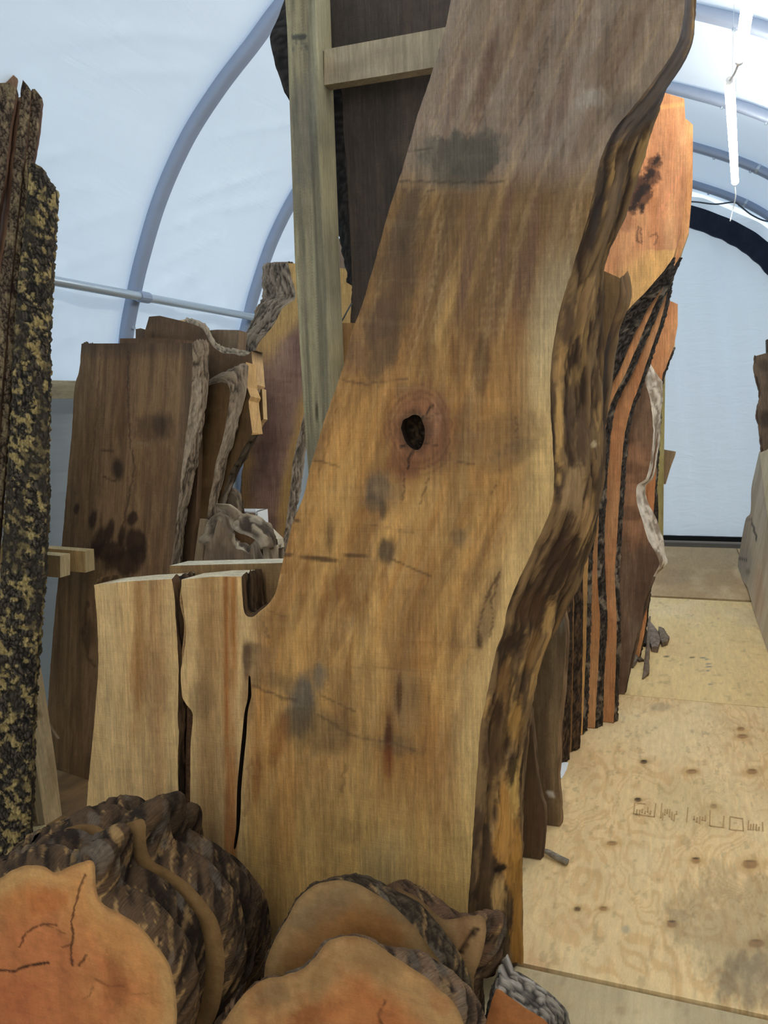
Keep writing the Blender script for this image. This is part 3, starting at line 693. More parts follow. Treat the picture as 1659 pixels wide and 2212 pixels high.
def paint_main(px, py, u, v, F):
    p = Paint(px, py, u, v, rgb(206, 154, 88))
    s = across(px, py); t = py / 1000.0
    hi = smooth(980, 540, py)                               # upper trunk goes darker brown, then greyer towards the top
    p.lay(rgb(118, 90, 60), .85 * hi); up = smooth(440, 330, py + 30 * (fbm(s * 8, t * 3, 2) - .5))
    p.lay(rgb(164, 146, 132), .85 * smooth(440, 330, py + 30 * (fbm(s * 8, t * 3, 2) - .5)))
    tw = t + .16 * vn(s * 23, t * .7, 71) + .25 * vn(s * 7, t * 1.1, 72); sw = s + .03 * (fbm(t * 2.2, s * 2, 73) - .5)
    st = lambda col, k, fx, fy, sd, lo=.45, h=.68, m=1: p.lay(col, m * k * smooth(lo - .04, h + .06, .6 * fbm(sw * fx + .7 * vn(t * fy * 2, s * fx, sd + 2), tw * fy, sd) + .4 * fbm(sw * fx * 3.1, tw * fy * 1.7, sd + 6)))
    low = 1 - hi; hi = hi * (1 - .5 * up)
    st(rgb(176, 116, 56), .7, 6, 1.6, 3, m=low); st(rgb(212, 170, 106), .55, 8, 1.9, 5, .48, .68, m=1 - .75 * up); st(rgb(134, 90, 52), .6, 12, 3.2, 8, .5, .72, m=low)
    st(rgb(112, 84, 62), .5, 8, 2.0, 12, .46, .66, m=hi); st(rgb(164, 136, 100), .35, 10, 1.8, 15, .5, .72, m=hi); st(rgb(132, 98, 80), .35, 12, 1.6, 18, .52, .7, m=hi)
    st(rgb(120, 84, 50), .5, 30, 4, 22, .55, .72); st(rgb(214, 178, 126), .4, 34, 3.5, 25, .56, .72); st(rgb(112, 74, 44), .4, 60, 9, 28, .6, .74)
    p.lay(rgb(150, 106, 60), .45 * low * smooth(.5, .68, fbm(sw * 5 + 3, tw * 4, 81, 5))); p.lay(rgb(120, 92, 64), .4 * smooth(.56, .7, fbm(sw * 8 + 7, tw * 5, 84, 5))); p.lay(rgb(216, 172, 106), .4 * low * smooth(.52, .7, fbm(sw * 6 + 9, tw * 3, 87, 5)))
    # pale sapwood along the right edge, pale bottom
    p.lay(rgb(220, 184, 124), .8 * smooth(.80, .97, s + .05 * (fbm(t * 6, s * 2, 31) - .5)) * smooth(560, 760, py))
    p.lay(rgb(190, 172, 138), .55 * smooth(.78, .95, s) * smooth(1000, 700, py) * smooth(480, 640, py))
    p.lay(rgb(214, 174, 106), .65 * smooth(1600, 1850, py + 90 * (fbm(s * 6, t * 3, 33) - .5)) * (s > -.02))
    # left limb: lighter, cleaner wood
    limb = smooth(.06, -.04, s) * (py > 1240)
    p.lay(rgb(226, 190, 134), .8 * limb)
    for x, wd, col, k in ((300, 14, rgb(164, 116, 66), .5), (330, 10, rgb(140, 94, 54), .6), (345, 16, rgb(184, 138, 90), .4), (455, 26, rgb(166, 124, 76), .5), (492, 8, rgb(170, 108, 54), .7), (438, 8, rgb(176, 134, 86), .4), (235, 18, rgb(208, 176, 126), .5), (505, 8, rgb(178, 118, 60), .7)):
        cx = x - (py - 1250) * .012 * (1 if x < 400 else .2) + 9 * (fbm(t * 4, t * 0 + x, 7) - .5)
        p.lay(col, min(1, k * 1.6) * np.exp(-((px - cx) / wd) ** 2) * limb * smooth(.2, .5, fbm(t * 3 + x, px * .02, 9)))
    p.stain(300, 1440, 22, 70, rgb(180, 124, 72), .4); p.stain(335, 1480, 24, 90, rgb(146, 104, 66), .5, nz=1); p.stain(435, 1510, 32, 36, rgb(128, 98, 66), .45); p.stain(470, 1380, 16, 60, rgb(166, 122, 76), .4)
    p.stain(500, 1720, 12, 130, rgb(170, 104, 50), .55)
    # darker flank at upper left and stains
    p.stain(855, 620, 42, 190, rgb(96, 74, 54), .75, 12, nz=1.0); p.stain(880, 480, 26, 90, rgb(94, 76, 58), .75, 14, nz=.9); p.stain(800, 760, 50, 60, rgb(116, 90, 66), .5, nz=1.1); p.stain(820, 690, 40, 50, rgb(100, 78, 60), .5)
    p.stain(1005, 338, 78, 50, rgb(92, 88, 78), .85, nz=1.0, soft=.22); p.stain(1060, 300, 34, 20, rgb(104, 96, 84), .6, nz=1.2); p.stain(985, 385, 50, 26, rgb(98, 92, 80), .6); p.stain(925, 350, 40, 50, rgb(120, 108, 92), .5)
    p.line([(862, 391), (980, 394), (1088, 393)], 3, rgb(74, 66, 56), .7); p.line([(866, 410), (940, 412)], 2, rgb(90, 78, 64), .6); p.line([(880, 325), (930, 322)], 3, rgb(86, 76, 62), .6)
    for x, y, rx, ry, a in ((1185, 270, 8, 60, 8), (1220, 210, 10, 90, 12), (1090, 500, 9, 120, 8), (1150, 510, 12, 130, 4), (1120, 620, 10, 120, 3), (1050, 160, 14, 110, 12), (985, 200, 12, 90, 14), (1010, 560, 14, 120, 6)):
        p.stain(x, y, rx, ry, rgb(118, 84, 72), .5, a, nz=.8)
    p.stain(1275, 215, 30, 20, rgb(206, 196, 184), .35, -25, nz=1.4); p.stain(1345, 250, 22, 50, rgb(110, 96, 90), .5, 25, nz=1.2)
    p.line([(1190, 60), (1150, 200), (1118, 280)], 2, rgb(90, 76, 66), .5); p.line([(1225, 60), (1205, 200)], 2, rgb(100, 84, 74), .4)
    p.stain(1040, 790, 16, 60, rgb(92, 68, 48), .55, 3, nz=1.2); p.stain(930, 800, 14, 60, rgb(104, 72, 46), .5); p.stain(980, 780, 12, 50, rgb(118, 78, 46), .5); p.stain(1120, 790, 26, 120, rgb(166, 118, 70), .4)
    p.line([(740, 822), (790, 830), (850, 822), (880, 818)], 3, rgb(92, 72, 52), .6); p.line([(676, 994), (700, 998), (730, 1008)], 3, rgb(92, 68, 44), .6)
    p.stain(740, 760, 36, 50, rgb(126, 92, 68), .5, nz=1.1); p.stain(870, 845, 22, 22, rgb(112, 92, 66), .4)
    # grey-brown branch figure right of the knot
    p.stain(1060, 950, 120, 42, rgb(128, 98, 66), .55, -22, nz=1.0); p.stain(1110, 980, 90, 22, rgb(108, 84, 60), .45, -28, nz=1.1); p.stain(1020, 905, 26, 60, rgb(130, 98, 64), .4); p.line([(990, 998), (1010, 1001), (1025, 1001)], 3, rgb(84, 60, 40), .6); p.line([(1115, 900), (1117, 945)], 2, rgb(84, 62, 42), .5)
    # knot
    p.stain(905, 930, 76, 100, rgb(138, 94, 60), .7, 8, nz=.5, soft=.35); p.stain(905, 925, 56, 78, rgb(150, 100, 70), .7, 8, nz=.3); p.stain(958, 935, 14, 74, rgb(118, 78, 58), .55, 0, nz=.4); p.stain(868, 1008, 36, 28, rgb(122, 76, 50), .6, nz=.6); p.stain(880, 1020, 18, 14, rgb(112, 64, 46), .35)
    p.stain(940, 905, 14, 50, rgb(164, 118, 86), .6, 10, nz=.3)
    for rx, ry, k in ((62, 84, .5), (50, 70, .35), (74, 98, .3)): p.line([(905 + rx * math.cos(a) + 6 * math.sin(a * 3), 930 + ry * math.sin(a)) for a in np.linspace(0, 6.283, 40)], 3, rgb(104, 68, 46), k)
    p.stain(895, 930, 36, 48, rgb(60, 40, 28), .7, 0, nz=.4, soft=.3)
    p.line([(912, 905), (926, 885), (932, 876)], 3, rgb(40, 26, 18)); p.line([(922, 905), (946, 892)], 2, rgb(52, 34, 24), .7); p.line([(895, 970), (884, 990), (880, 1012)], 3, rgb(40, 26, 18)); p.line([(880, 958), (864, 966)], 3, rgb(40, 26, 18)); p.line([(897, 895), (890, 884)], 2, rgb(60, 40, 30), .6); p.line([(918, 958), (946, 962)], 2, rgb(50, 32, 24), .7); p.line([(873, 1020), (872, 1080)], 2, rgb(80, 54, 36), .6); p.line([(925, 1030), (915, 1065), (908, 1090)], 2, rgb(80, 54, 36), .6)
    # scattered marks below the knot
    p.stain(818, 1058, 28, 38, rgb(112, 96, 78), .75, 10, nz=1.0); p.stain(805, 1085, 16, 22, rgb(84, 72, 58), .6, nz=1.1); p.stain(826, 1100, 8, 22, rgb(70, 60, 50), .7)
    p.stain(712, 1150, 8, 36, rgb(92, 68, 44), .6, nz=1.2); p.stain(690, 1207, 40, 6, rgb(64, 46, 30), .8, 6, nz=.8); p.stain(770, 1200, 30, 5, rgb(84, 60, 38), .7, 3, nz=.9); p.stain(835, 1190, 20, 26, rgb(80, 70, 56), .8, nz=.6); p.stain(640, 1040, 10, 5, rgb(70, 44, 28), .8); p.stain(640, 1125, 12, 5, rgb(74, 50, 34), .7); p.stain(622, 1198, 12, 4, rgb(80, 56, 38), .7)
    p.stain(990, 1160, 16, 20, rgb(124, 102, 74), .6, nz=1.2); p.line([(806, 1134), (900, 1152), (860, 1150)], 2, rgb(96, 74, 50), .4); p.line([(840, 1205), (890, 1228), (935, 1246)], 3, rgb(92, 68, 44), .65); p.line([(1035, 1115), (1042, 1108)], 2, rgb(70, 50, 32), .6); p.line([(1060, 1065), (1072, 1050)], 3, rgb(84, 58, 36), .6)
    for x, y, rx, ry, a in ((740, 1280, 40, 20, -20), (760, 1310, 30, 16, -30), (735, 1255, 16, 24, 20), (700, 1300, 8, 50, 8), (830, 1260, 10, 46, 5), (655, 1280, 8, 70, 10)): p.stain(x, y, rx, ry, rgb(150, 98, 52), .5, a, nz=1.3)
    # burl outline at the right
    p.stain(1055, 1310, 22, 92, rgb(142, 106, 70), .5, 14, nz=.4, soft=.3); p.line([(1078, 1234), (1056, 1280), (1040, 1320), (1034, 1370), (1032, 1396)], 3, rgb(92, 64, 42), .8); p.line([(1078, 1238), (1074, 1262), (1062, 1300), (1066, 1340), (1058, 1376)], 2.5, rgb(100, 72, 48), .7); p.stain(1036, 1384, 6, 18, rgb(78, 54, 36), .8); p.stain(1046, 1360, 12, 34, rgb(136, 108, 78), .5)
    p.line([(760, 1440), (860, 1445), (940, 1455)], 2, rgb(130, 94, 58), .4); p.line([(980, 1395), (1060, 1400)], 2, rgb(140, 100, 62), .35)
    # big bluish and brown stains lower left
    p.stain(652, 1520, 28, 62, rgb(92, 88, 82), .85, 4, nz=.8); p.stain(690, 1460, 14, 30, rgb(120, 112, 100), .7, nz=.9); p.stain(640, 1560, 30, 30, rgb(100, 90, 74), .6); p.stain(590, 1470, 60, 20, rgb(112, 92, 64), .5, 12, nz=1.2); p.stain(690, 1580, 80, 44, rgb(118, 94, 62), .65, 8, nz=.8); p.stain(730, 1490, 36, 60, rgb(138, 108, 66), .5, -20, nz=1); p.stain(600, 1600, 18, 60, rgb(150, 94, 44), .6, 14, nz=.8)
    p.line([(545, 1480), (610, 1508), (640, 1512)], 4, rgb(84, 66, 46), .6); p.line([(690, 1500), (740, 1525), (770, 1538)], 2.5, rgb(96, 76, 50), .6); p.line([(690, 1545), (760, 1590), (850, 1606), (900, 1622)], 4, rgb(88, 70, 50), .5); p.stain(860, 1610, 50, 22, rgb(108, 88, 62), .5, 8)
    p.stain(880, 1520, 30, 70, rgb(150, 128, 92), .4); p.stain(862, 1500, 6, 42, rgb(92, 58, 32), .85, 2, nz=.6); p.stain(840, 1600, 8, 62, rgb(84, 46, 26), .9, 0, nz=.7); p.stain(838, 1650, 12, 34, rgb(140, 76, 34), .6, nz=.7); p.line([(745, 1650), (740, 1710)], 4, rgb(112, 84, 54), .5); p.stain(748, 1580, 8, 60, rgb(130, 98, 62), .5)
    p.stain(545, 1400, 16, 14, rgb(120, 92, 64), .7); p.stain(560, 1420, 30, 24, rgb(134, 106, 74), .5, nz=1.2); p.stain(533, 1425, 11, 38, rgb(78, 54, 38), .85, nz=.5); p.stain(533, 1510, 14, 50, rgb(120, 84, 50), .5); p.stain(570, 1350, 26, 30, rgb(156, 116, 72), .5); p.line([(570, 1345), (578, 1375)], 3, rgb(86, 66, 46), .5); p.line([(578, 1318), (620, 1334)], 2, rgb(110, 84, 56), .5)
    p.stain(555, 1680, 8, 50, rgb(140, 88, 44), .6, 5); p.stain(700, 1790, 20, 110, rgb(142, 106, 60), .45, nz=1); p.stain(760, 1800, 28, 30, rgb(124, 96, 60), .4, nz=1.3); p.stain(610, 1780, 30, 130, rgb(176, 120, 62), .4, 6); p.stain(960, 1700, 30, 130, rgb(180, 128, 76), .35); p.stain(830, 1860, 50, 70, rgb(188, 160, 112), .45)
    p.line([(540, 1640), (534, 1700), (530, 1760)], 5, rgb(120, 80, 44), .4)
    # saw arcs across the face
    p.lay(rgb(110, 80, 52), .07 * smooth(.6, .8, fbm(s * 3, t * 90, 44, 2))); p.lay(rgb(222, 190, 140), .05 * smooth(.6, .8, fbm(s * 3, t * 80, 47, 2)))
    return p.c
PL_MAIN = Plane(-.6, 2.03, 3.0, 0)
def edge_main(px, py, l, d, col):
    p = Paint(px, py, l, d, rgb(0, 0, 0)); p.c = col.copy()
    for x, y, rx, ry, a, c, k in ((1095, 1800, 28, 100, 0, (196, 142, 74), .9), (1110, 1700, 11, 60, 3, (210, 170, 100), .85), (1076, 1930, 14, 42, 0, (204, 164, 106), .85), (1118, 1960, 14, 150, 0, (176, 126, 58), .8), (1050, 1900, 14, 90, 2, (88, 66, 46), .7), (1082, 1876, 16, 9, -20, (36, 26, 18), .95), (1106, 1660, 9, 30, 5, (44, 32, 24), .85),
            (1072, 1600, 26, 110, 5, (72, 50, 32), .8), (1112, 1560, 16, 44, 8, (176, 132, 70), .75), (1090, 1470, 16, 50, 8, (128, 92, 52), .7), (1150, 1310, 40, 36, 20, (86, 60, 40), .75), (1186, 1330, 11, 40, 14, (192, 150, 92), .8), (1150, 1400, 14, 44, 10, (150, 110, 62), .6),
            (1212, 1200, 34, 62, 20, (66, 45, 32), .8), (1262, 1122, 14, 34, 8, (176, 136, 92), .75), (1238, 1058, 22, 48, 10, (178, 142, 100), .75), (1208, 1052, 10, 36, 14, (70, 54, 42), .8), (1207, 935, 8, 84, 0, (202, 158, 96), .85), (1232, 885, 15, 64, 0, (88, 70, 54), .75), (1262, 950, 20, 60, 0, (126, 98, 72), .5), (1282, 960, 6, 8, 0, (214, 186, 146), .8),
            (1228, 700, 14, 62, 8, (78, 58, 44), .75), (1212, 775, 8, 34, 0, (186, 142, 88), .7), (1262, 660, 16, 60, 8, (128, 98, 72), .5), (1318, 290, 22, 70, 32, (62, 56, 56), .75), (1292, 430, 12, 90, 8, (60, 50, 46), .8), (1368, 260, 14, 60, 34, (120, 104, 96), .5), (1330, 420, 12, 80, 14, (122, 100, 80), .6), (1440, 160, 40, 70, 30, (112, 100, 94), .85), (1478, 40, 16, 90, 0, (112, 102, 100), .85), (1390, 235, 24, 50, 36, (96, 84, 78), .7)):
        p.stain(x, y, rx, ry, rgb(*c), k, a, nz=1.2, soft=.35, sx=.09, sy=.03)
    p.c *= (.8 + .4 * fbm(l * 9, d * 260, 77, 3))[:, None]
    return p.c
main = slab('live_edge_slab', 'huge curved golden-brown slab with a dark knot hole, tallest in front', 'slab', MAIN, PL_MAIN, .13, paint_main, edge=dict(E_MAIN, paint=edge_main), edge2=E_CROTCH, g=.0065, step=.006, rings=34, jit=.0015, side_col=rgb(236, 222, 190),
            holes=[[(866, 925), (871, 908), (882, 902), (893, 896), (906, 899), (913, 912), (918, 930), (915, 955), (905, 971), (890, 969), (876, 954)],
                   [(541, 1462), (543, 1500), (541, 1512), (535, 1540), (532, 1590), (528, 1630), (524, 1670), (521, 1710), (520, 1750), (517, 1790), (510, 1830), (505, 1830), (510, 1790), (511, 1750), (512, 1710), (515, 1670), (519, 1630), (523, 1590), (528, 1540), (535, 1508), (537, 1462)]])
# rotten knot plug inside the hole, bark inclusion in the split
gx, gy = np.meshgrid(np.linspace(-1, 1, 22), np.linspace(-1, 1, 26)); q = []
for a, b in zip(gx.ravel(), gy.ravel()): q.append(PL_MAIN.w(PL_MAIN.uv((892 + a * 30, 935 + b * 42)), .032 + .03 * (fbm(a * 4, b * 4, 3) - .3) + .025 * (1 - min(1, a * a + b * b))))
q = np.array(q); F = [(j * 22 + i, j * 22 + i + 1, (j + 1) * 22 + i + 1, (j + 1) * 22 + i) for j in range(25) for i in range(21)]
kc = mix(rgb(30, 22, 15), rgb(84, 66, 46), smooth(.4, .8, fbm(gx.ravel() * 6, gy.ravel() * 6, 5)))
mesh('rotten_knot', q, F, BARK, main, kc, q * 3, True)
P = [PL_MAIN.w(PL_MAIN.uv((400 + dx, y)), .035) for dx, y in ((2, 1522), (1, 1560), (-1, 1640), (-1, 1720), (-2, 1775))]
V, F = tube_geo(catmull(P, 10), np.interp(np.linspace(0, 1, 41), [0, .1, 1], [.008, .016, .018]), 12)
V = V + .003 * (fbm(V[:, 2] * 60, V[:, 0] * 200, 4)[:, None] - .5)
mesh('bark_inclusion', V, F, BARK, main, mix(rgb(52, 34, 22), rgb(104, 72, 46), fbm(V[:, 2] * 30, V[:, 0] * 200, 7)), V, True)
V, F = tube_geo(catmull([PL_MAIN.w(PL_MAIN.uv(p), .02) for p in ((390, 1254), (384, 1300), (394, 1350), (390, 1400), (386, 1450))], 6), .006, 6)
mesh('splinter', V, F, WOOD, main, np.tile(rgb(176, 140, 96), (len(V), 1)), V)

# its sister slab right behind it
SIS = ['c', (366, 1222), (480, 1219), (610, 1216), (640, 1222), 'l', (690, 1090), (760, 900), (840, 700), (980, 590), 'c', (1120, 560), (1295, 581), 'l', (1340, 600, 12), (1336, 650, 14), (1320, 700, 13), (1304, 770, 12), (1295, 850, 12), (1288, 920, 12), (1284, 1000, 12),
       (1278, 1060, 12), (1268, 1110, 16), (1262, 1150, 18), (1246, 1200, 18), (1226, 1260, 18), (1205, 1300, 18), (1190, 1340, 12), (1160, 1400, 10), (1135, 1500, 8), (1118, 1650, 6), (1110, 1850, 4), 'c', (1105, 2250), (380, 2100)]
slab('live_edge_slab', 'brown slab directly behind the huge curved slab, topped by a pale sawn strip', 'slab', SIS, Plane(-.6, 2.19, 3.0, 0), .11, simple(rgb(150, 118, 78), rgb(112, 82, 54), rgb(92, 70, 50), 61), edge=dict(E_MAIN, c2=rgb(150, 112, 72)), g=.04, side_col=rgb(240, 230, 204))

# ------------------------------------------------------------------ timber frame behind the slab
PL_POST = Plane(-1.2, 2.60, 0, -4)
def paint_post(px, py, u, v, F):
    p = Paint(px, py, u, v, rgb(164, 152, 120))
    p.streak(u, v, 40, 1.6, rgb(118, 112, 94), .8, 3, .42, .62); p.streak(u, v, 60, 1.0, rgb(186, 176, 140), .6, 6, .5, .68); p.streak(u, v, 90, 3, rgb(98, 92, 76), .5, 9, .56, .7)
    p.stain(655, 300, 26, 170, rgb(112, 108, 100), .6, nz=1); p.stain(680, 60, 9, 200, rgb(172, 168, 142), .5, nz=.6); p.stain(684, 890, 3, 20, rgb(60, 50, 40), .8)  # the tall pale streak paints the highlight on the rounded corner
    # worn ink stamp
    for x in range(630, 662, 4): p.line([(x, 76), (x + 1, 84)], 2.2, rgb(70, 70, 66), .8)
    p.stain(648, 80, 17, 6, rgb(84, 84, 78), .7, -9, nz=.5, soft=.2)
    for x, y in ((634, 106), (652, 92), (651, 104), (660, 98), (663, 104), (640, 92)): p.stain(x, y, 3, 6, rgb(96, 94, 86), .6)
    return p.c
slab('timber_post', 'weathered grey-green square timber post behind the curved slab', 'post', ['c', (612, -60), (620, 60), (637, 560), (655, 870), (672, 1100), (690, 1400), (705, 1750), (770, 1750), (742, 1400), (727, 1100), (716, 870), (702, 560), (682, 60), (678, -60)], PL_POST, .112, paint_post, mat=LUMBER, g=.006, step=.03)
slab('cross_rail', 'pale horizontal rail joining the timber post high up behind the slab', 'rail', ['c', (700, 107), (830, 83), (960, 59), (1040, 45), (1040, 126), (950, 143), (830, 163), (700, 184)], Plane(-.6, 2.64, 0, 0), .05, simple(rgb(172, 156, 130), rgb(150, 134, 110), rgb(190, 176, 148), 71, 3, 12), mat=LUMBER, g=.03)
slab('ledger_board', 'tan board behind the timber post carrying the dark slab', 'board', ['c', (700, 698), (790, 697), (900, 692), (900, 800), (790, 812), (700, 818)], Plane(-.6, 2.72, 0, 0), .26, simple(rgb(170, 130, 84), rgb(146, 108, 68), None, 73, 3, 12), mat=LUMBER, g=.05)
slab('dark_slab', 'very dark slab standing high on the ledger behind the post and rail', 'slab', ['l', (757, 696), (760, 610, -4), (757, 520, -22), (752, 430, -40), (747, 350, -55), (742, 280, -85), (738, 200, -124), (722, 140, -128), (705, 80, -122), (712, 25, -106), 'c', (722, -60, -90), (1030, -60), (960, 200), (900, 420), (850, 600), (830, 696)],
     Plane(-.6, 2.77, 0, 0), .12, simple(rgb(78, 68, 60), rgb(60, 54, 50), rgb(92, 78, 66), 75, extra=lambda p: (p.line([(824, 330), (848, 360), (862, 380)], 3, rgb(34, 28, 24)), p.stain(870, 320, 30, 24, rgb(96, 84, 70), .4))), edge=dict(E_DARKBARK, c1=rgb(66, 60, 56), c2=rgb(84, 78, 74)), g=.03, zmin=.0)
V, F = tube_geo(catmull([on_y((737, 696), 2.72), on_y((748, 676), 2.72), on_y((760, 655), 2.74)], 5), .003, 5); tag(mesh('string', V, F, WIRE), 'thin dark string hanging slantwise between the post and the dark slab', 'string')

# ------------------------------------------------------------------ left: bark-edged boards nearest the wall
PL_B = Plane(-2.37, 2.2, 9, 38)
slab('bark_slab', 'thick bark-covered slab with yellow lichen at the left edge', 'slab', ['l', (66, 361), (92, 368), (103, 385), (115, 400), (121, 420), (119, 470), (113, 560), (109, 640), (105, 700), (104, 800), (103, 900), (101, 1000), (102, 1100), (98, 1180), (95, 1250), (88, 1320), (82, 1400), (75, 1480), (70, 1600), (68, 1700), (66, 1800), (64, 1876),
      'l', (-6, 1890), (-14, 1700), (-16, 1500), (-10, 1400), (-2, 1300), (5, 1200), (12, 1100), (18, 1000), (24, 900), (28, 800), (33, 700), (40, 600), (50, 520), (57, 450), (62, 390)],
     PL_B, .07, lambda px, py, u, v, F: np.tile(rgb(86, 62, 44), (len(px), 1)), edge=dict(E_LICHEN), face_bark=E_LICHEN, dome=.03, g=.0045, step=.008, rings=8, bark_name='bark')
def strip(pts, base, label, z, top=None):
    pl = Plane(PL_B.o[0] + z * .1, PL_B.o[1] + z, 9, 38)
    slab('bark_edged_board', label, 'board', pts, pl, .05, lambda px, py, u, v, F: np.tile(rgb(112, 84, 62), (len(px), 1)), 'bark-edged boards at the left edge', edge=dict(amp=.002, sl=.2, sd=.02, c0=rgb(88, 62, 48), c1=rgb(120, 90, 70)), face_bark=dict(E_STRIP, amp=.012), dome=.008, g=.005, step=.01, rings=6, bark_name='bark')
strip(['c', (64, 205), (70, 195), (76, 195), (91, 212), 'l', (88, 231), (84, 273), (77, 320), (72, 349), (65, 425), (55, 480), (47, 530), (38, 620), (30, 740), (22, 860), (14, 980), (4, 1100), (-10, 1300), (-30, 1800), 'l', (-52, 1800, -12), (-40, 1300, -12), (-14, 1100, -12), (0, 960, -10), (8, 840, -10), (16, 720, -8), (24, 620, -8), (32, 548, -8), (40, 463, -8), (49, 377, -8), (57, 311, -8), (63, 263, -7)], .07, 'reddish bark-edged board, rightmost of the three thin ones at the left edge', .06)
strip(['c', (45, 195), (50, 175), (60, 186), (68, 197), 'l', (66, 215), (59, 290), (50, 370), (40, 460), (30, 550), (20, 660), (10, 780), (0, 900), (-30, 1300), (-60, 1800), 'l', (-90, 1800, -16), (-60, 1300, -16), (-24, 900, -16), (-12, 760, -16), (0, 600, -15), (11, 520, -15), (21, 444, -14), (28, 358, -14), (36, 292, -14), (44, 216, -12)], .13, 'grey bark-edged board, middle one of the three thin ones at the left edge', .03)
strip(['c', (-30, 185), (19, 180), (36, 190), 'l', (35, 205), (25, 261), (17, 330), (11, 387), (0, 444), (-14, 560), (-30, 700), (-80, 1300), (-110, 1800), 'l', (-160, 1800), (-120, 1300), (-70, 700), (-40, 400)], .19, 'bark-edged board cut off by the left edge of the photo', 0)
slab('sawn_board', 'dark brown board seen through the gaps between the bark-edged boards at left', 'board', ['c', (-30, 230), (60, 205), (60, 330), (30, 560), (10, 900), (-16, 1500), (-30, 1860), (-60, 1860), (-40, 900)], Plane(PL_B.o[0] + .0, PL_B.o[1] + .25, 9, 38), .015, simple(rgb(112, 84, 64), rgb(90, 66, 50), None, 78), g=.05)
slab('sawn_board', 'sawn brown board top showing above the bark-edged boards at left', 'board', ['c', (-4, 163), (28, 161), (38, 170), (36, 182), (20, 240), (8, 420), (-20, 1000), (-40, 1880), (-60, 1880), (-40, 1000), (-8, 420)], Plane(PL_B.o[0] + .0, PL_B.o[1] + .275, 9, 38), .02, simple(rgb(128, 98, 74), rgb(100, 76, 56), None, 77), g=.04)

# two pale lumber ends and the leaning stud
slab('lumber_arm', 'pale two-by-four end poking out beside the bark slab, longer rear one', 'lumber', ['c', (0, 1177), (183, 1191), (185, 1237), (0, 1223)], Plane(-2.4, 2.80, 0, 0), .06, simple(rgb(196, 160, 108), rgb(176, 138, 88), None, 81, 3, 14), group='pale lumber arms', mat=LUMBER, g=.04, zmin=.0, side_col=rgb(226, 202, 152))
slab('lumber_arm', 'pale two-by-four end poking out beside the bark slab, shorter front one', 'lumber', ['c', (0, 1191), (130, 1201), (130, 1248), (0, 1238)], Plane(-2.4, 2.66, 0, 0), .06, simple(rgb(176, 140, 94), rgb(156, 120, 78), None, 83, 3, 14), group='pale lumber arms', mat=LUMBER, g=.04, zmin=.0, side_col=rgb(228, 206, 158))
a, b = on_floor((98, 1784)), on_floor((134, 1762)); yw = math.degrees(math.atan2(b[1] - a[1], b[0] - a[0]))
slab('leaning_stud', 'short pale stud leaning to the left beside the bark slab', 'lumber', ['c', (84, 1415), (102, 1523), (117, 1624), (134, 1762), (98, 1786), (85, 1700), (70, 1600), (56, 1420), (48, 1300), (70, 1300)], Plane(a[0], a[1], 4, yw), .045,
     simple(rgb(240, 214, 166), rgb(222, 190, 142), rgb(246, 226, 184), 85, extra=lambda p: (p.stain(82, 1543, 7, 9, rgb(140, 104, 66), .8, nz=.3), p.stain(110, 1680, 10, 60, rgb(180, 150, 112), .5))), mat=LUMBER, g=.02)
pa = on_y((106, 1565), 2.62); pb = on_y((127, 1597), 2.60); V, F = tube_geo([pa, pb], .006, 6); c, g_ = tinted(V, rgb(176, 150, 116)); tag(mesh('wood_peg', V, F, LUMBER, None, c, g_), 'thin pale stick poking out from the leaning stud', 'stick')
P0 = on_floor((80, 1812)); V, F = box_geo(0, 0, .012, .13, .06, .022); V = V @ np.array([[.6, .8, 0], [-.8, .6, 0], [0, 0, 1]]).T + P0; c, g_ = tinted(V, rgb(226, 204, 154)); tag(mesh('offcut', V, F, LUMBER, None, c, g_), 'small pale wood offcut lying on the floor beside the bark slab', 'offcut')

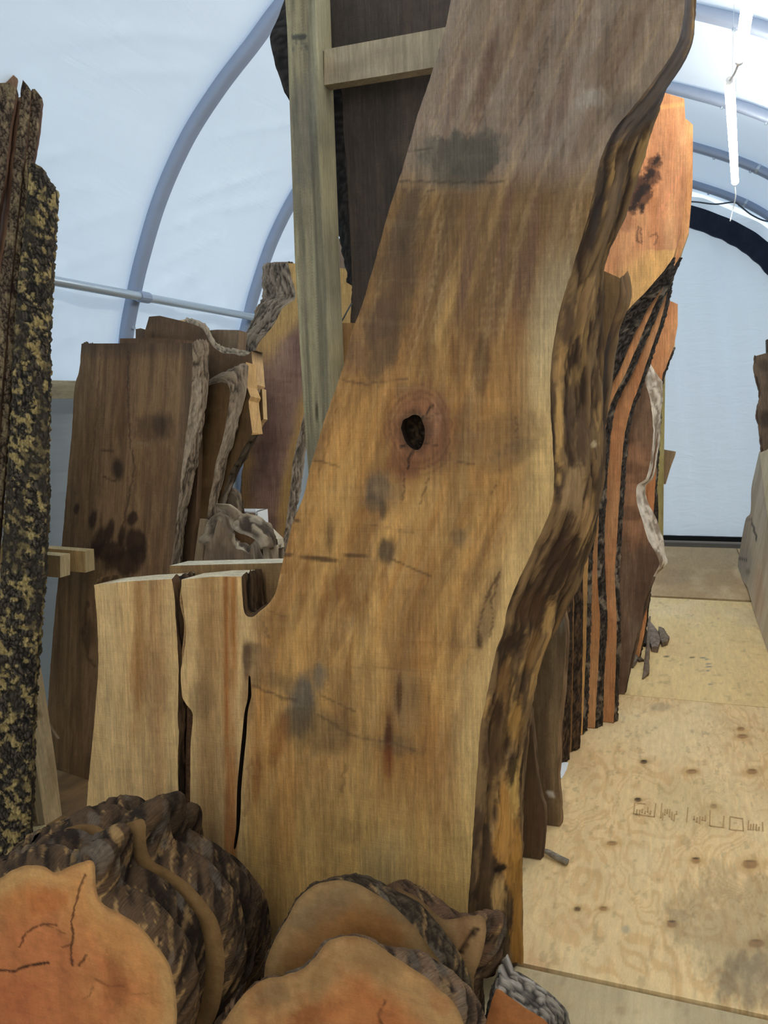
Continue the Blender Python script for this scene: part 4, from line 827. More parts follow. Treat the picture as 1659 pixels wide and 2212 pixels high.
# ------------------------------------------------------------------ left: dark leaning slab group
a, b = on_floor((100, 1655)), on_floor((190, 1685)); ywL = math.degrees(math.atan2(b[1] - a[1], b[0] - a[0]))
def paint_dark(px, py, u, v, F):
    p = Paint(px, py, u, v, rgb(146, 114, 80))
    p.streak(u, v, 9, 1, rgb(96, 68, 44), .6, 3); p.streak(u, v, 14, 1.4, rgb(152, 116, 78), .5, 6); p.streak(u, v, 40, 3, rgb(84, 60, 40), .4, 8, .52, .7)
    p.lay(rgb(76, 62, 52), .6 * smooth(785, 745, py + 20 * (fbm(px * .03, py * .02, 4) - .5))); p.lay(rgb(80, 66, 56), .6 * smooth(390, 414, px + (py - 745) * .09))
    p.stain(330, 925, 40, 30, rgb(74, 56, 42), .6, nz=1.1); p.stain(345, 920, 16, 22, rgb(62, 46, 36), .6); p.stain(255, 1014, 13, 24, rgb(48, 34, 26), .85, nz=.4); p.line([(225, 1030), (250, 1040)], 3, rgb(60, 44, 32), .7); p.line([(222, 972), (245, 975)], 3, rgb(70, 50, 38), .6)
    p.line([(278, 760), (276, 860), (282, 960), (290, 1010), (276, 1090), (264, 1140)], 2, rgb(70, 50, 36), .7); p.line([(218, 760), (200, 1000), (190, 1080)], 1.6, rgb(80, 58, 42), .5)
    for x, y, rx, ry, a in ((200, 1125, 10, 26, 12), (236, 1150, 9, 30, 18), (262, 1160, 8, 24, 10), (165, 1100, 6, 12, 10), (285, 1120, 10, 14, 20), (230, 1190, 36, 24, 0), (290, 1170, 26, 26, 0), (300, 1200, 18, 22, 0), (270, 1215, 40, 30, 0), (215, 1170, 14, 40, 20)): p.stain(x, y, rx, ry, rgb(52, 32, 22), .85, a, nz=1.0, soft=.3)
    p.stain(190, 1370, 14, 30, rgb(72, 50, 34), .5); p.line([(190, 1300), (178, 1370), (190, 1420), (206, 1440)], 4, rgb(78, 52, 34), .6); p.stain(330, 1010, 40, 60, rgb(110, 80, 52), .4)
    p.line([(320, 960), (290, 955)], 2.5, rgb(150, 130, 104), .5)
    return p.c
DARK_PTS = ['c', (176, 742), 'l', (415, 741, 36), (415, 800, 36), (412, 860, 34), (402, 938, 33), (396, 990, 32), (390, 1037, 28), (386, 1080, 22), (382, 1117, 18), (370, 1216, 22), (352, 1350, 20), (330, 1550, 18), 'c', (312, 1820), (90, 1700), 'l', (97, 1655), (103, 1530), (112, 1400), (122, 1290), (133, 1181), (139, 1117), (147, 1018), (155, 938), (161, 838), (171, 799)]
slab('dark_leaning_slab', 'dark brown leaning slab with stained foot and bark on its right edge', 'slab', DARK_PTS, Plane(a[0], a[1], 9, ywL), .10, paint_dark, edge=E_FURROW, g=.010, step=.007, rings=22, bark_name='bark')
slab('rear_board', 'brown board just showing above the dark leaning slab', 'board', ['c', (259, 731), (340, 730), (428, 737), (428, 1000), (400, 1600), (200, 1600), (240, 1000)], Plane(a[0], a[1] + .17, 9, ywL), .05, simple(rgb(126, 96, 70), rgb(100, 76, 54), None, 91), g=.06)
slab('rear_board', 'short end of a grey-brown board left of the domed board top', 'board', ['c', (293, 711), (304, 709), (312, 712), (312, 1000), (300, 1500), (270, 1500), (293, 1000)], Plane(a[0], a[1] + .27, 9, ywL), .05, simple(rgb(110, 88, 68), rgb(86, 66, 50), None, 92), g=.06)
slab('domed_slab', 'brown slab with a domed top and thin curling bark rim behind the dark slab', 'slab', ['c', (300, 760), (322, 684), (345, 682), 'l', (400, 695, 4, -6), (432, 706, 6, -5), (445, 722, 7, -4), (459, 747, 6, -5), (481, 762, 4, -7), (505, 764, 2, -8), (521, 769, 2, -8), (536, 766, 4, -8), 'c', (543, 758), (549, 830), 'k', (545, 838), (522, 900), (490, 1000), (455, 1200), 'c', (430, 1600), (250, 1600)],
     Plane(a[0], a[1] + .36, 9, ywL), .08, simple(rgb(112, 86, 62), rgb(84, 64, 46), rgb(134, 106, 80), 93, 4, 6), edge=dict(E_FURROW, c1=rgb(176, 158, 134), sl=.03), g=.03, rings=8, side_col=rgb(216, 178, 126), bark_name='bark')
slab('rear_board', 'grey-brown board top right of the domed slab, in front of the film wall', 'board', ['c', (447, 714), (470, 712), (517, 713), (513, 760), (500, 880), (462, 1000), (430, 1600), (395, 1600), (430, 900)], Plane(a[0], a[1] + .5, 9, ywL), .06, simple(rgb(136, 114, 90), rgb(112, 92, 72), rgb(170, 150, 122), 94), g=.06)
slab('branching_slab', 'slab with a furrowed bark fork between the dark slab and the purple-brown slab', 'slab', ['c', (425, 850), 'l', (440, 838, 15, -8), (462, 829, 34, -24), (480, 826, 46, -42), (491, 830, 46, -40), (497, 845, 36, -10), (494, 880, 28, 0), (485, 930, 25), (475, 970, 24), (466, 1000, 22), (460, 1040, 20), (452, 1080, 18), (446, 1130, 16), (440, 1180, 14), (428, 1300, 12), 'c', (410, 1700), (330, 1700)],
     Plane(a[0], a[1] + .20, 9, ywL), .09, simple(rgb(112, 84, 52), rgb(84, 62, 40), rgb(130, 100, 62), 95, 5, 14), edge=E_FURROW, g=.02, rings=16, bark_name='bark')
slab('branching_slab', 'slab with a pale split sawn edge behind the furrowed bark fork', 'slab', ['c', (478, 812), (531, 782), (533, 835), (541, 856), (537, 866), (538, 880), (545, 934), 'l', (543, 940, 14), (530, 962, 16), (516, 988, 18), (500, 1014, 18), (486, 1052, 14), (476, 1086, 12), (468, 1130, 10), (458, 1190, 8), (445, 1300, 8), 'c', (425, 1700), (340, 1700), (440, 1000)],
     Plane(a[0], a[1] + .30, 9, ywL), .075, simple(rgb(106, 80, 50), rgb(80, 60, 40), rgb(128, 98, 62), 96, 5, 14), edge=dict(E_FURROW, c1=rgb(96, 82, 66)), g=.02, rings=10, side_col=rgb(222, 178, 118), bark_name='bark')
slab('branching_slab', 'farther slab showing only a pale split stub beside the purple-brown slab', 'slab', ['c', (500, 820), (557, 844), (566, 840), (569, 905), (562, 913), 'l', (545, 945, 8), (520, 985, 8), (492, 1050, 8), (474, 1130, 6), (462, 1200, 6), 'c', (430, 1700), (350, 1700), (450, 1000)], Plane(a[0], a[1] + .40, 9, ywL), .03, simple(rgb(120, 92, 60), rgb(94, 72, 48), None, 97), edge=dict(E_FURROW, c1=rgb(96, 82, 66)), g=.04, side_col=rgb(222, 186, 132), bark_name='bark')
slab('grey_post_board', 'narrow pale weathered board below the bark fork', 'board', ['c', (432, 1120), (444, 1124), (436, 1240), (425, 1500), (395, 1500), (415, 1240)], Plane(a[0] + .5, a[1] + .03, 9, ywL), .04, simple(rgb(166, 142, 112), rgb(130, 108, 84), None, 98), g=.05)

# purple-brown slab with thick bark shoulder
def paint_purple(px, py, u, v, F):
    p = Paint(px, py, u, v, rgb(168, 134, 116))
    p.streak(u, v, 6, 1.4, rgb(134, 102, 92), .7, 3); p.streak(u, v, 8, 30, rgb(122, 94, 80), .35, 7, .5, .7)
    e = np.interp(py, [560, 740, 800, 870, 960, 1050, 1200], [760, 740, 700, 672, 650, 636, 610]); l = np.interp(py, [560, 660, 700, 740, 800, 900, 1010, 1200], [620, 622, 596, 566, 545, 540, 524, 518])
    wob = 30 * (fbm(px * .01, py * .02, 5) - .5)
    p.lay(rgb(206, 164, 98), .85 * smooth(34, 12, e - px + wob)); p.lay(rgb(206, 166, 104), .85 * smooth(60, 22, px - l + wob) * smooth(820, 740, py)); p.lay(rgb(196, 156, 100), .8 * smooth(30, 10, px - l + wob) * smooth(880, 980, py)); p.lay(rgb(206, 168, 106), .8 * smooth(730, 660, py + wob))
    return p.c
slab('bark_shoulder_slab', 'purple-brown slab with golden sapwood and grey furrowed bark shoulder', 'slab', ['c', (622, 568, -54, 4), (700, 573), (755, 582), (760, 597), (759, 660), 'l', (756, 700), (735, 770), (700, 815), (668, 850), (655, 900, 14), (640, 960, 22), (632, 1000, 22), (628, 1050, 20), (615, 1150, 16), (605, 1220, 14), (590, 1400, 10), 'c', (560, 1750), (490, 1750), 'l', (515, 1250), (521, 1110), (522, 1060), (525, 1013), (535, 950), (540, 880), (545, 800, -16), (555, 750, -36, -2), (574, 723, -42, -6), (591, 702, -46, -8), (608, 670, -52, -6), (620, 658, -56, -4), (640, 640, -74), (630, 600, -63)],
     Plane(-1.9, 3.62, 7, 0), .10, paint_purple, edge=dict(E_FURROW, amp=.026, sl=.09, sd=.017, c1=rgb(158, 142, 124)), g=.016, step=.007, rings=30, bark_name='bark')
slab('rear_board', 'grey board top showing between the timber post and the dark slab', 'board', ['c', (718, 513), (742, 517), (764, 600), (764, 1600), (690, 1600)], Plane(-1.9, 4.15, 5, 0), .05, simple(rgb(150, 130, 112), rgb(124, 106, 90), None, 101), g=.06)
# burl pieces
PB = 2.86
slab('burl_piece', 'rounded grey-brown burl piece standing behind the pale sawn strip, left one', 'burl', ['l', (438, 1230), (445, 1178, -8, -4), (460, 1162, -8, -12), (466, 1135, -6, -8), (474, 1123, 4, -10), (489, 1152, 8, -8), (507, 1183, 8, -8), (524, 1188, 6, -10), (537, 1197, 8, -8), (549, 1218, 8), 'c', (560, 1700), (440, 1700)], Plane(-1.7, PB, 4, 0), .10, simple(rgb(140, 116, 94), rgb(104, 86, 72), rgb(168, 148, 124), 111, 12, 9), edge=E_BURL, g=.02, rings=10, emat=WANE)
slab('burl_slice', 'curved brown burl slice with grey lumpy back in front of the white carton', 'burl', ['l', (474, 1109, 8, -3), (482, 1116, 26, -6), (489, 1132, 36, -18), (496, 1143, 40, -28), (503, 1143, 42, -26), (517, 1152, 44, -30), (531, 1156, 44, -28), (548, 1164, 40, -22), (560, 1177, 34, -16), (567, 1200, 26, -6), (569, 1222, 20), 'c', (580, 1700), (520, 1700), 'l', (549, 1222), (539, 1199), (524, 1189), (507, 1184), (496, 1166), (484, 1142), (476, 1126)],
     Plane(-1.7, PB + .12, 4, 0), .16, simple(rgb(112, 82, 52), rgb(88, 62, 40), None, 113), edge=dict(E_BURL, c1=rgb(176, 158, 132), amp=.03), g=.02, rings=14, emat=WANE)
slab('burl_piece', 'dark burl piece with a bright sloping sawn top, right one', 'burl', ['c', (545, 1128), (563, 1130), (599, 1165), 'l', (601, 1185), (596, 1220), 'c', (590, 1700), (540, 1700)], Plane(-1.7, PB + .32, 4, 0), .06, simple(rgb(120, 96, 76), rgb(84, 68, 56), rgb(170, 150, 126), 115, 12, 9), edge=E_BURL, g=.02, side_col=rgb(222, 208, 180), emat=WANE)
slab('burl_stump', 'grey furrowed bark knob above the curved burl slice', 'burl', ['l', (480, 1120), (480, 1090, 6, -6), (488, 1070, 8, -8), (498, 1064, 10, -6), (508, 1074, 10, -4), (513, 1095, 8), (513, 1112, 6), (505, 1116), 'c', (505, 1700), (470, 1700)], Plane(-1.75, PB + .36, 4, 0), .07, simple(rgb(110, 94, 78), rgb(66, 56, 46), rgb(150, 134, 114), 117, 30, 12), edge=E_FURROW, g=.012, rings=10, bark_name='bark')
# carton: tall flat box
pl = Plane(-1.75, PB + .60, 0, 0)
def carton_uv(p): return pl.uv(p)
tl, br = carton_uv((486, 1104)), carton_uv((557, 1104)); wd_, ht_ = br[0] - tl[0], tl[1]
t = thing('carton', 'upright brown carton with white edges and a printed white label behind the burls', 'carton', pl.w(np.array([(tl[0] + br[0]) / 2, 0.0]), 0.0))
def pbox(name, u0, u1, v0, v1, d0, d1, mat, tt=t):
    c = []
    for d in (d0, d1):
        for u_, v_ in ((u0, v0), (u1, v0), (u1, v1), (u0, v1)): c.append(pl.w(np.array([u_, v_]), d))
    return mesh(name, c, [(0, 1, 2, 3), (4, 7, 6, 5), (0, 4, 5, 1), (1, 5, 6, 2), (2, 6, 7, 3), (3, 7, 4, 0)], mat, tt)
CARD = plain('brown_cardboard', rgb(168, 138, 108), .85, 0, .2, 40, .06)
pbox('body', tl[0], br[0], .0, ht_ - .002, 0, .1, CARD)
e = .0135
pbox('white_edge', tl[0], br[0], ht_ - .007, ht_, -.002, .1, WHITE_PLASTIC); pbox('white_edge', br[0] - e, br[0] + .001, ht_ - .09, ht_, -.003, .1, WHITE_PLASTIC)
q0, q1 = carton_uv((519, 1109)), carton_uv((529, 1130)); pbox('label_sticker', q0[0], q1[0], q1[1], q0[1], -.003, 0, WHITE_PLASTIC)
q2 = carton_uv((510, 1111)); pbox('label_sticker', q2[0], q1[0], q0[1] - .004, q0[1], -.003, 0, WHITE_PLASTIC)
rs = np.random.RandomState(8)
for k in range(7):
    vv = ht_ - .018 - k * .0075; pbox('print_mark', br[0] - .0095, br[0] - .0095 + rs.uniform(.003, .006), vv, vv + rs.uniform(.0015, .004), -.0036, -.003, plain('print_ink', rgb(90, 90, 92), .7) if k == 0 else bpy.data.materials['print_ink'])
V, F = tube_geo([pl.w(carton_uv((546, 1106)), .03), pl.w(carton_uv((546, 1101)), .03)], .006, 8); mesh('cap_knob', V, F, WHITE_PLASTIC, t)

# ------------------------------------------------------------------ right of the curved slab: the row along the aisle
slab('brown_slab', 'short dark brown slab foot, nearest on the floor right of the curved slab', 'slab', ['c', (1060, 1400), 'l', (1120, 1380), (1140, 1500), (1152, 1600), (1163, 1704, 12, 12), (1176, 1745, 4), (1173, 1800, 4), (1168, 1862, 3), 'c', (1168, 1950), (1060, 1950)], Plane(-.5, 2.82, 3, 0), .05, simple(rgb(102, 78, 56), rgb(84, 64, 46), None, 121), edge=dict(E_SMOOTH, c0=rgb(70, 54, 40), c1=rgb(112, 88, 66)), g=.03)
slab('brown_slab', 'smooth brown slab with a pointed grey top and notched foot beside the aisle', 'slab', ['c', (1080, 1320), 'l', (1198, 1322), (1212, 1304, 4), (1219, 1340, 8), (1222, 1390, 8), (1216, 1480, 8), (1209, 1546, 8), (1204, 1647, 8), (1206, 1700, 6), (1211, 1765, 6), (1207, 1797, 5), 'c', (1205, 1900), (1080, 1900)], Plane(-.45, 3.08, 3, 0), .06, simple(rgb(122, 98, 70), rgb(96, 76, 54), rgb(150, 126, 92), 123, extra=lambda p: (p.stain(1212, 1325, 14, 36, rgb(150, 142, 128), .6), p.stain(1197, 1560, 12, 160, rgb(156, 130, 94), .6), p.stain(1190, 1715, 10, 6, rgb(226, 216, 204), .9, 35))), edge=dict(E_SMOOTH), g=.014)
slab('dark_edged_slab', 'dark rough-edged slab in the aisle row, nearer of two', 'slab', ['c', (1100, 1230), 'l', (1222, 1230, 16), (1222, 1330, 16), (1220, 1450, 16), (1217, 1560, 16), (1214, 1650, 16), 'c', (1214, 1720), (1100, 1720)], Plane(-.45, 3.66, 3, 0), .055, simple(rgb(110, 84, 60), rgb(84, 62, 44), None, 125), edge=dict(E_STRIP, c0=rgb(34, 26, 21), c1=rgb(92, 72, 56), c2=rgb(128, 98, 70)), g=.05, bark_name='bark')
slab('dark_edged_slab', 'dark rough-edged slab in the aisle row, farther of two', 'slab', ['c', (1100, 1190), 'l', (1238, 1190, 20), (1240, 1300, 20), (1238, 1450, 20), (1236, 1560, 20), (1234, 1640, 18), 'c', (1234, 1700), (1100, 1700)], Plane(-.45, 3.80, 3, 0), .055, simple(rgb(176, 132, 84), rgb(140, 104, 66), None, 127), edge=dict(E_STRIP, c0=rgb(32, 25, 20), c1=rgb(86, 68, 54), c2=rgb(124, 94, 66)), g=.05, bark_name='bark')

def paint_orange(base=(206, 142, 98), stain=True):
    def f(px, py, u, v, F):
        p = Paint(px, py, u, v, rgb(*base))
        p.streak(u, v, 7, 1.5, rgb(206, 132, 84), .5, 3); p.streak(u, v, 10, 2, rgb(234, 178, 126), .5, 6); p.streak(u, v, 30, 6, rgb(184, 112, 68), .3, 9, .54, .7); p.streak(u, v, 4, 24, rgb(226, 156, 104), .3, 10)
        if stain:
            for x, y, rx, ry, a in ((1398, 390, 34, 20, -50), (1385, 420, 20, 34, 25), (1362, 445, 24, 18, -20), (1412, 352, 22, 14, -50), (1376, 402, 18, 30, 10)): p.stain(x, y, rx, ry, rgb(84, 54, 40), .85, a, nz=1.3, soft=.25, sx=.09, sy=.05)
            for x, y, rx, ry, a in ((1402, 380, 16, 8, -50), (1378, 425, 7, 22, 25), (1392, 408, 8, 16, 30), (1416, 348, 10, 5, -50), (1366, 450, 10, 6, 0), (1388, 450, 5, 12, 10)): p.stain(x, y, rx, ry, rgb(44, 32, 28), .9, a, nz=1.3, soft=.2, sx=.15, sy=.1)
            p.stain(1350, 480, 26, 20, rgb(150, 96, 66), .6, nz=1.3, sx=.08); p.line([(1378, 490), (1376, 520), (1386, 526), (1384, 492)], 2, rgb(70, 50, 44), .7); p.line([(1405, 510), (1418, 504), (1422, 514), (1412, 530)], 2, rgb(80, 56, 48), .6)
            p.line([(1425, 232), (1478, 225)], 6, rgb(240, 176, 110), .7); p.line([(1478, 360), (1440, 430), (1420, 470)], 3, rgb(232, 150, 110), .5)
            d = (px - 1320) * .61 + (py - 715) * .79 - 60 * (fbm(px * .01, py * .01, 3) - .5) * .4
            p.lay(rgb(238, 186, 112), .7 * smooth(-62, -8, (px - 1455) * .66 + (py - 556) * .75 + 14) * (py > 540))
        return p.c
    return f
E_T = dict(E_DARKBARK, c0=rgb(24, 20, 18), c1=rgb(92, 80, 70), c2=rgb(168, 150, 128), t2=.62, pl=.06, amp=.014)
slab('orange_slab', 'tall bright orange slab with a rotten dark patch and black bark edge', 'slab', ['c', (1250, 260), (1425, 197), (1478, 213), (1483, 300), (1482, 400), (1470, 500), 'l', (1455, 556, 3), (1430, 590, 22), (1395, 630, 30), (1356, 670, 42), (1332, 700, 52), (1318, 735, 48), (1311, 797, 28), (1304, 840, 14), (1296, 911, 10), (1288, 1000, 10), (1276, 1128, 10), (1270, 1240, 8), (1266, 1400, 8), (1258, 1580, 10), 'c', (1258, 1640), (1150, 1640), (1180, 900)],
     Plane(-.3, 4.02, 5, 0), .065, paint_orange(), edge=E_T, g=.0075, step=.01, rings=14, bark_name='bark')
slab('orange_slab', 'orange slab with yellow side edge right behind the tall orange one', 'slab', ['c', (1300, 250), (1484, 258), (1497, 270), (1496, 400), (1488, 500), 'l', (1468, 556, 4), (1440, 606, 12), (1400, 690, 16), (1356, 797, 15), (1332, 845, 13), (1317, 880, 13), (1308, 925, 13), (1301, 990, 14), (1297, 1046, 14), (1293, 1128, 14), (1291, 1182, 15), (1290, 1240, 18), (1296, 1340, 16), (1292, 1444, 14), (1285, 1580, 17), 'c', (1285, 1640), (1170, 1640), (1200, 900)],
     Plane(-.3, 4.12, 5, 0), .065, paint_orange((218, 158, 104), False), edge=E_T, g=.03, step=.01, rings=10, side_col=rgb(232, 182, 112), bark_name='bark')
slab('orange_slab', 'orange slab farthest back of the three, its foot rightmost on the aisle', 'slab', ['c', (1250, 620), (1452, 570), 'l', (1453, 576, 4), (1440, 640, 8), (1425, 700, 9), (1410, 745, 8), (1395, 790, 8), (1380, 835, 7), (1365, 875, 7), (1352, 925, 8), (1345, 980, 10), (1340, 1046, 10), (1335, 1128, 10), (1332, 1182, 10), (1328, 1240, 10), (1332, 1340, 8), (1330, 1444, 8), (1326, 1568, 7), 'c', (1326, 1640), (1200, 1640)],
     Plane(-.3, 4.22, 5, 0), .065, paint_orange((204, 144, 96), False), edge=E_T, g=.02, step=.01, rings=10, bark_name='bark')
# weathered white-edged pair
def paint_w(px, py, u, v, F):
    p = Paint(px, py, u, v, rgb(150, 112, 84))
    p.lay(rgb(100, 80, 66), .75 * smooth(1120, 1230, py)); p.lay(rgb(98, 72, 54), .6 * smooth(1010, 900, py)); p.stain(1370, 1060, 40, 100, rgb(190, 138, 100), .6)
    p.streak(u, v, 4, 14, rgb(84, 64, 50), .5, 3); p.streak(u, v, 9, 3, rgb(160, 128, 100), .4, 6); p.stain(1372, 1400, 14, 80, rgb(140, 122, 104), .5, nz=1)
    return p.c
def shift(L, dx): return [q if isinstance(q, str) else (q[0] + dx,) + tuple(q[1:]) for q in L]
W_PTS = ['c', (1320, 800), (1376, 782), 'l', (1388, 790, 16, -4), (1393, 825, 38), (1404, 862, 28), (1411, 925, 9), (1407, 980, 6), (1397, 1030, 6), (1376, 1050, 16), (1376, 1085, 24), (1386, 1120, 32), (1400, 1165, 34), (1418, 1198, 18), (1424, 1220, 10), 'k', (1411, 1245, 6), (1396, 1290, 5), (1382, 1350, 5), (1369, 1400, 5), (1358, 1450, 4), (1349, 1505, 2), 'c', (1345, 1560), (1240, 1560)]
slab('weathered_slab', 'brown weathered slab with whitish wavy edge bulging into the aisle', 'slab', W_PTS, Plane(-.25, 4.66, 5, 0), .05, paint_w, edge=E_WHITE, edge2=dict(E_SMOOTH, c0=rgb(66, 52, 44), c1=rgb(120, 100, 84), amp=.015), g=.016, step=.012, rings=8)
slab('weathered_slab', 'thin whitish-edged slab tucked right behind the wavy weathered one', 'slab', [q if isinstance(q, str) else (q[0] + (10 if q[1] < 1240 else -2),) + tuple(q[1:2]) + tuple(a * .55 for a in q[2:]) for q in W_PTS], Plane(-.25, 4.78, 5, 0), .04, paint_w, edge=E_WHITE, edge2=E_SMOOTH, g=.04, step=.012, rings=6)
slab('orange_board', 'small orange board top beside the curtain, behind the orange slabs', 'board', ['c', (1405, 662), (1437, 645), (1464, 657), (1464, 700), 'l', (1455, 750, 3), (1440, 790, 3), (1430, 818, 3), (1424, 900, 3), (1400, 1300, 3), 'c', (1380, 1480), (1330, 1480)], Plane(-.3, 5.35, 4, 0), .06, paint_orange((216, 142, 90), False), edge=E_T, g=.05, side_col=rgb(236, 180, 116), bark_name='bark')
slab('bark_board', 'dark ragged bark-edged board between the wavy slab and the yellow post', 'board', ['c', (1380, 1000), 'l', (1398, 985, 8), (1405, 1010, 10), (1408, 1050, 11), (1411, 1090, 11), (1410, 1130, 12), (1400, 1250, 8), (1385, 1380, 4), 'c', (1375, 1460), (1330, 1460)], Plane(-.28, 5.6, 4, 0), .05, simple(rgb(190, 150, 100), rgb(150, 112, 74), None, 141), edge=E_DARKBARK, g=.05, bark_name='bark')
a = on_floor((1424, 1222)); slab('yellow_post', 'yellowish square post near the far curtain', 'post', ['c', (1420, 560), (1440, 560), (1437, 800), (1434, 1000), (1432, 1222), (1414, 1222), (1416, 1000), (1418, 800)], Plane(a[0], a[1], 0, 0), .09, simple(rgb(196, 176, 112), rgb(172, 150, 90), rgb(214, 198, 140), 143, 20, 1, extra=lambda p: (p.stain(1421, 987, 2.5, 3, rgb(50, 40, 28), .9, nz=.1), p.stain(1435, 1140, 2, 3, rgb(80, 60, 40), .8, nz=.1))), mat=LUMBER, g=.05, step=.05)
slab('brace_board', 'small tan angled board end nailed behind the yellow post', 'board', ['c', (1425, 970), (1460, 976), (1459, 982), (1448, 1012), (1438, 1046), (1425, 1046)], Plane(a[0], a[1] + .10, 0, 0), .05, simple(rgb(190, 160, 122), rgb(160, 130, 96), None, 145), mat=LUMBER, g=.05, zmin=0)

# right side of the aisle
PL_R = Plane(.60, 6.0, 9, -90)
def paint_pale(px, py, u, v, F):
    p = Paint(px, py, u, v, rgb(206, 186, 156))
    p.streak(v * .3 + u, v, 3, 1.5, rgb(176, 150, 120), .6, 3); p.streak(u, v, 6, 3, rgb(222, 206, 180), .5, 6)
    p.lay(rgb(150, 122, 94), .6 * smooth(1640, 1606, px + (py - 1200) * -.05) * smooth(1280, 1180, py)); p.stain(1608, 1220, 16, 40, rgb(160, 148, 134), .6); p.line([(1624, 1128), (1630, 1150), (1635, 1168)], 2, rgb(50, 38, 28), .9); p.line([(1597, 1206), (1613, 1210)], 2.5, rgb(50, 38, 28), .9); p.line([(1612, 1124), (1624, 1122)], 2, rgb(60, 46, 34), .8); p.stain(1616, 1235, 5, 6, rgb(120, 100, 80), .6); p.stain(1640, 1260, 10, 60, rgb(196, 156, 120), .5, nz=1.2)
    return p.c
slab('pale_slab', 'pale smooth-faced slab standing lengthwise along the right of the aisle', 'slab', ['c', (1760, 880), (1654, 968), 'l', (1640, 976), (1630, 1020), (1623, 1056), (1621, 1106), (1611, 1121), (1603, 1160), (1597, 1196), (1593, 1225), (1594, 1248), (1604, 1256), (1614, 1268), (1624, 1302), (1635, 1354), (1643, 1388), (1660, 1432), (1700, 1520), (1760, 1640), 'c', (1900, 1900), (1900, 1100)], PL_R, .07, paint_pale, edge=dict(E_SMOOTH, c0=rgb(128, 106, 84), c1=rgb(186, 164, 136)), g=.03, mat=WOOD_SOFT, zmin=.004)
slab('pale_slab', 'pale slab end standing upright at the right edge against the aisle slab', 'slab', ['c', (1641, 978), (1656, 972), (1760, 900), (1830, 2200), (1730, 2200), (1668, 1170), (1652, 1076)], Plane(.50, 5.9, 9, -90), .04, simple(rgb(222, 202, 164), rgb(204, 180, 140), None, 151), g=.05, mat=WOOD_SOFT)
E_R = dict(amp=.012, sl=.08, sd=.04, c0=rgb(84, 66, 52), c1=rgb(140, 116, 94), bulge=.3)
slab('dark_far_slab', 'greyish brown knotty slab behind the pale one at the right edge', 'slab', ['c', (1633, 769), (1657, 762), (1720, 750), (1720, 1300), (1650, 1300), 'l', (1657, 1080), (1655, 1000), (1648, 970), (1644, 925), (1638, 905), (1638, 885), (1644, 860), (1641, 835), (1634, 805)], Plane(.95, 7.9, 4, 0), .09, simple(rgb(126, 104, 84), rgb(92, 74, 58), None, 153, extra=lambda p: (p.stain(1652, 905, 12, 20, rgb(62, 50, 42), .8), p.stain(1650, 790, 10, 12, rgb(74, 60, 50), .6))), edge=E_R, g=.03)
slab('dark_far_slab', 'dark slab tip rising highest at the right edge', 'slab', ['c', (1655, 734), (1665, 730), (1740, 740), (1740, 1300), (1665, 1300), (1657, 1000), (1656, 770)], Plane(1.05, 8.15, 4, 0), .06, simple(rgb(96, 80, 68), rgb(72, 60, 50), None, 155), g=.06)

# ------------------------------------------------------------------ cross-cut rounds in the foreground
def paint_round(cx, cy, R, core, mid, rim, seed, extra=None, rw=.055):
    def f(px, py, u, v, F):
        p = Paint(px, py, u, v, core)
        d = seg_dist(np.stack([u, v], 1), [F]) if len(px) > 0 else 0
        n = fbm(u * 9, v * 9, seed); r = np.hypot(px - cx, py - cy) / R
        p.lay(mid, .8 * smooth(.45, .8, r + .5 * (n - .5))); p.lay(rim, .85 * smooth(rw, rw * .35, d + .03 * (fbm(u * 14, v * 14, seed + 3) - .5)))
        ring = .5 + .5 * np.sin((d * 260 + 9 * n)); p.lay(core * .72, .12 * ring)
        p.streak(u, v, 16, 16, core * .75, .4, seed + 5, .52, .72); p.streak(u, v, 7, 7, mid * 1.1, .4, seed + 8, .5, .7)
        p.lay(rgb(120, 92, 62), .5 * smooth(.012, .003, d))
        if extra: extra(p)
        return p.c
    return f
R1 = [(-50, 1915), (0, 1897), (25, 1880), (60, 1869), (95, 1871), (122, 1885), (150, 1872), (181, 1861), (198, 1858), (206, 1872), (207, 1915), (220, 1950), (260, 1973), (300, 2000), (340, 2045), (365, 2082), (378, 2130), (382, 2180), (378, 2235), (362, 2300), (320, 2380), (230, 2445), (120, 2465), (0, 2445), (-100, 2385), (-170, 2285), (-190, 2150), (-170, 2040), (-110, 1950)]
def ex1(p):
    p.line([(182, 1890), (172, 1925), (160, 1960), (154, 1990), (156, 2020), (152, 2060), (158, 2085)], 3, rgb(72, 40, 24), .85); p.line([(120, 1998), (95, 1996), (70, 2005), (50, 2025), (42, 2045)], 3, rgb(84, 46, 26), .85); p.line([(95, 1996), (125, 2010), (140, 2016)], 2, rgb(96, 56, 32), .6)
    p.line([(-20, 2096), (30, 2098), (55, 2088), (85, 2082), (105, 2080)], 4, rgb(48, 26, 16), .95); p.line([(135, 2046), (156, 2040)], 2.5, rgb(84, 46, 26), .7); p.line([(172, 2085), (188, 2064)], 3, rgb(60, 34, 20), .8); p.line([(200, 2130), (195, 2150), (180, 2158)], 2, rgb(96, 56, 34), .6); p.line([(205, 2115), (235, 2130), (265, 2130)], 3, rgb(110, 66, 36), .6); p.line([(285, 2148), (330, 2146)], 2, rgb(120, 78, 46), .5)
    p.stain(110, 1945, 44, 26, rgb(184, 100, 52), .5, -10, nz=1.1); p.stain(250, 2130, 26, 60, rgb(140, 84, 44), .5, nz=1.2); p.stain(50, 1960, 40, 40, rgb(190, 116, 66), .4); p.stain(20, 2170, 80, 60, rgb(186, 106, 66), .45); p.stain(175, 2200, 36, 50, rgb(176, 110, 64), .4, nz=1)
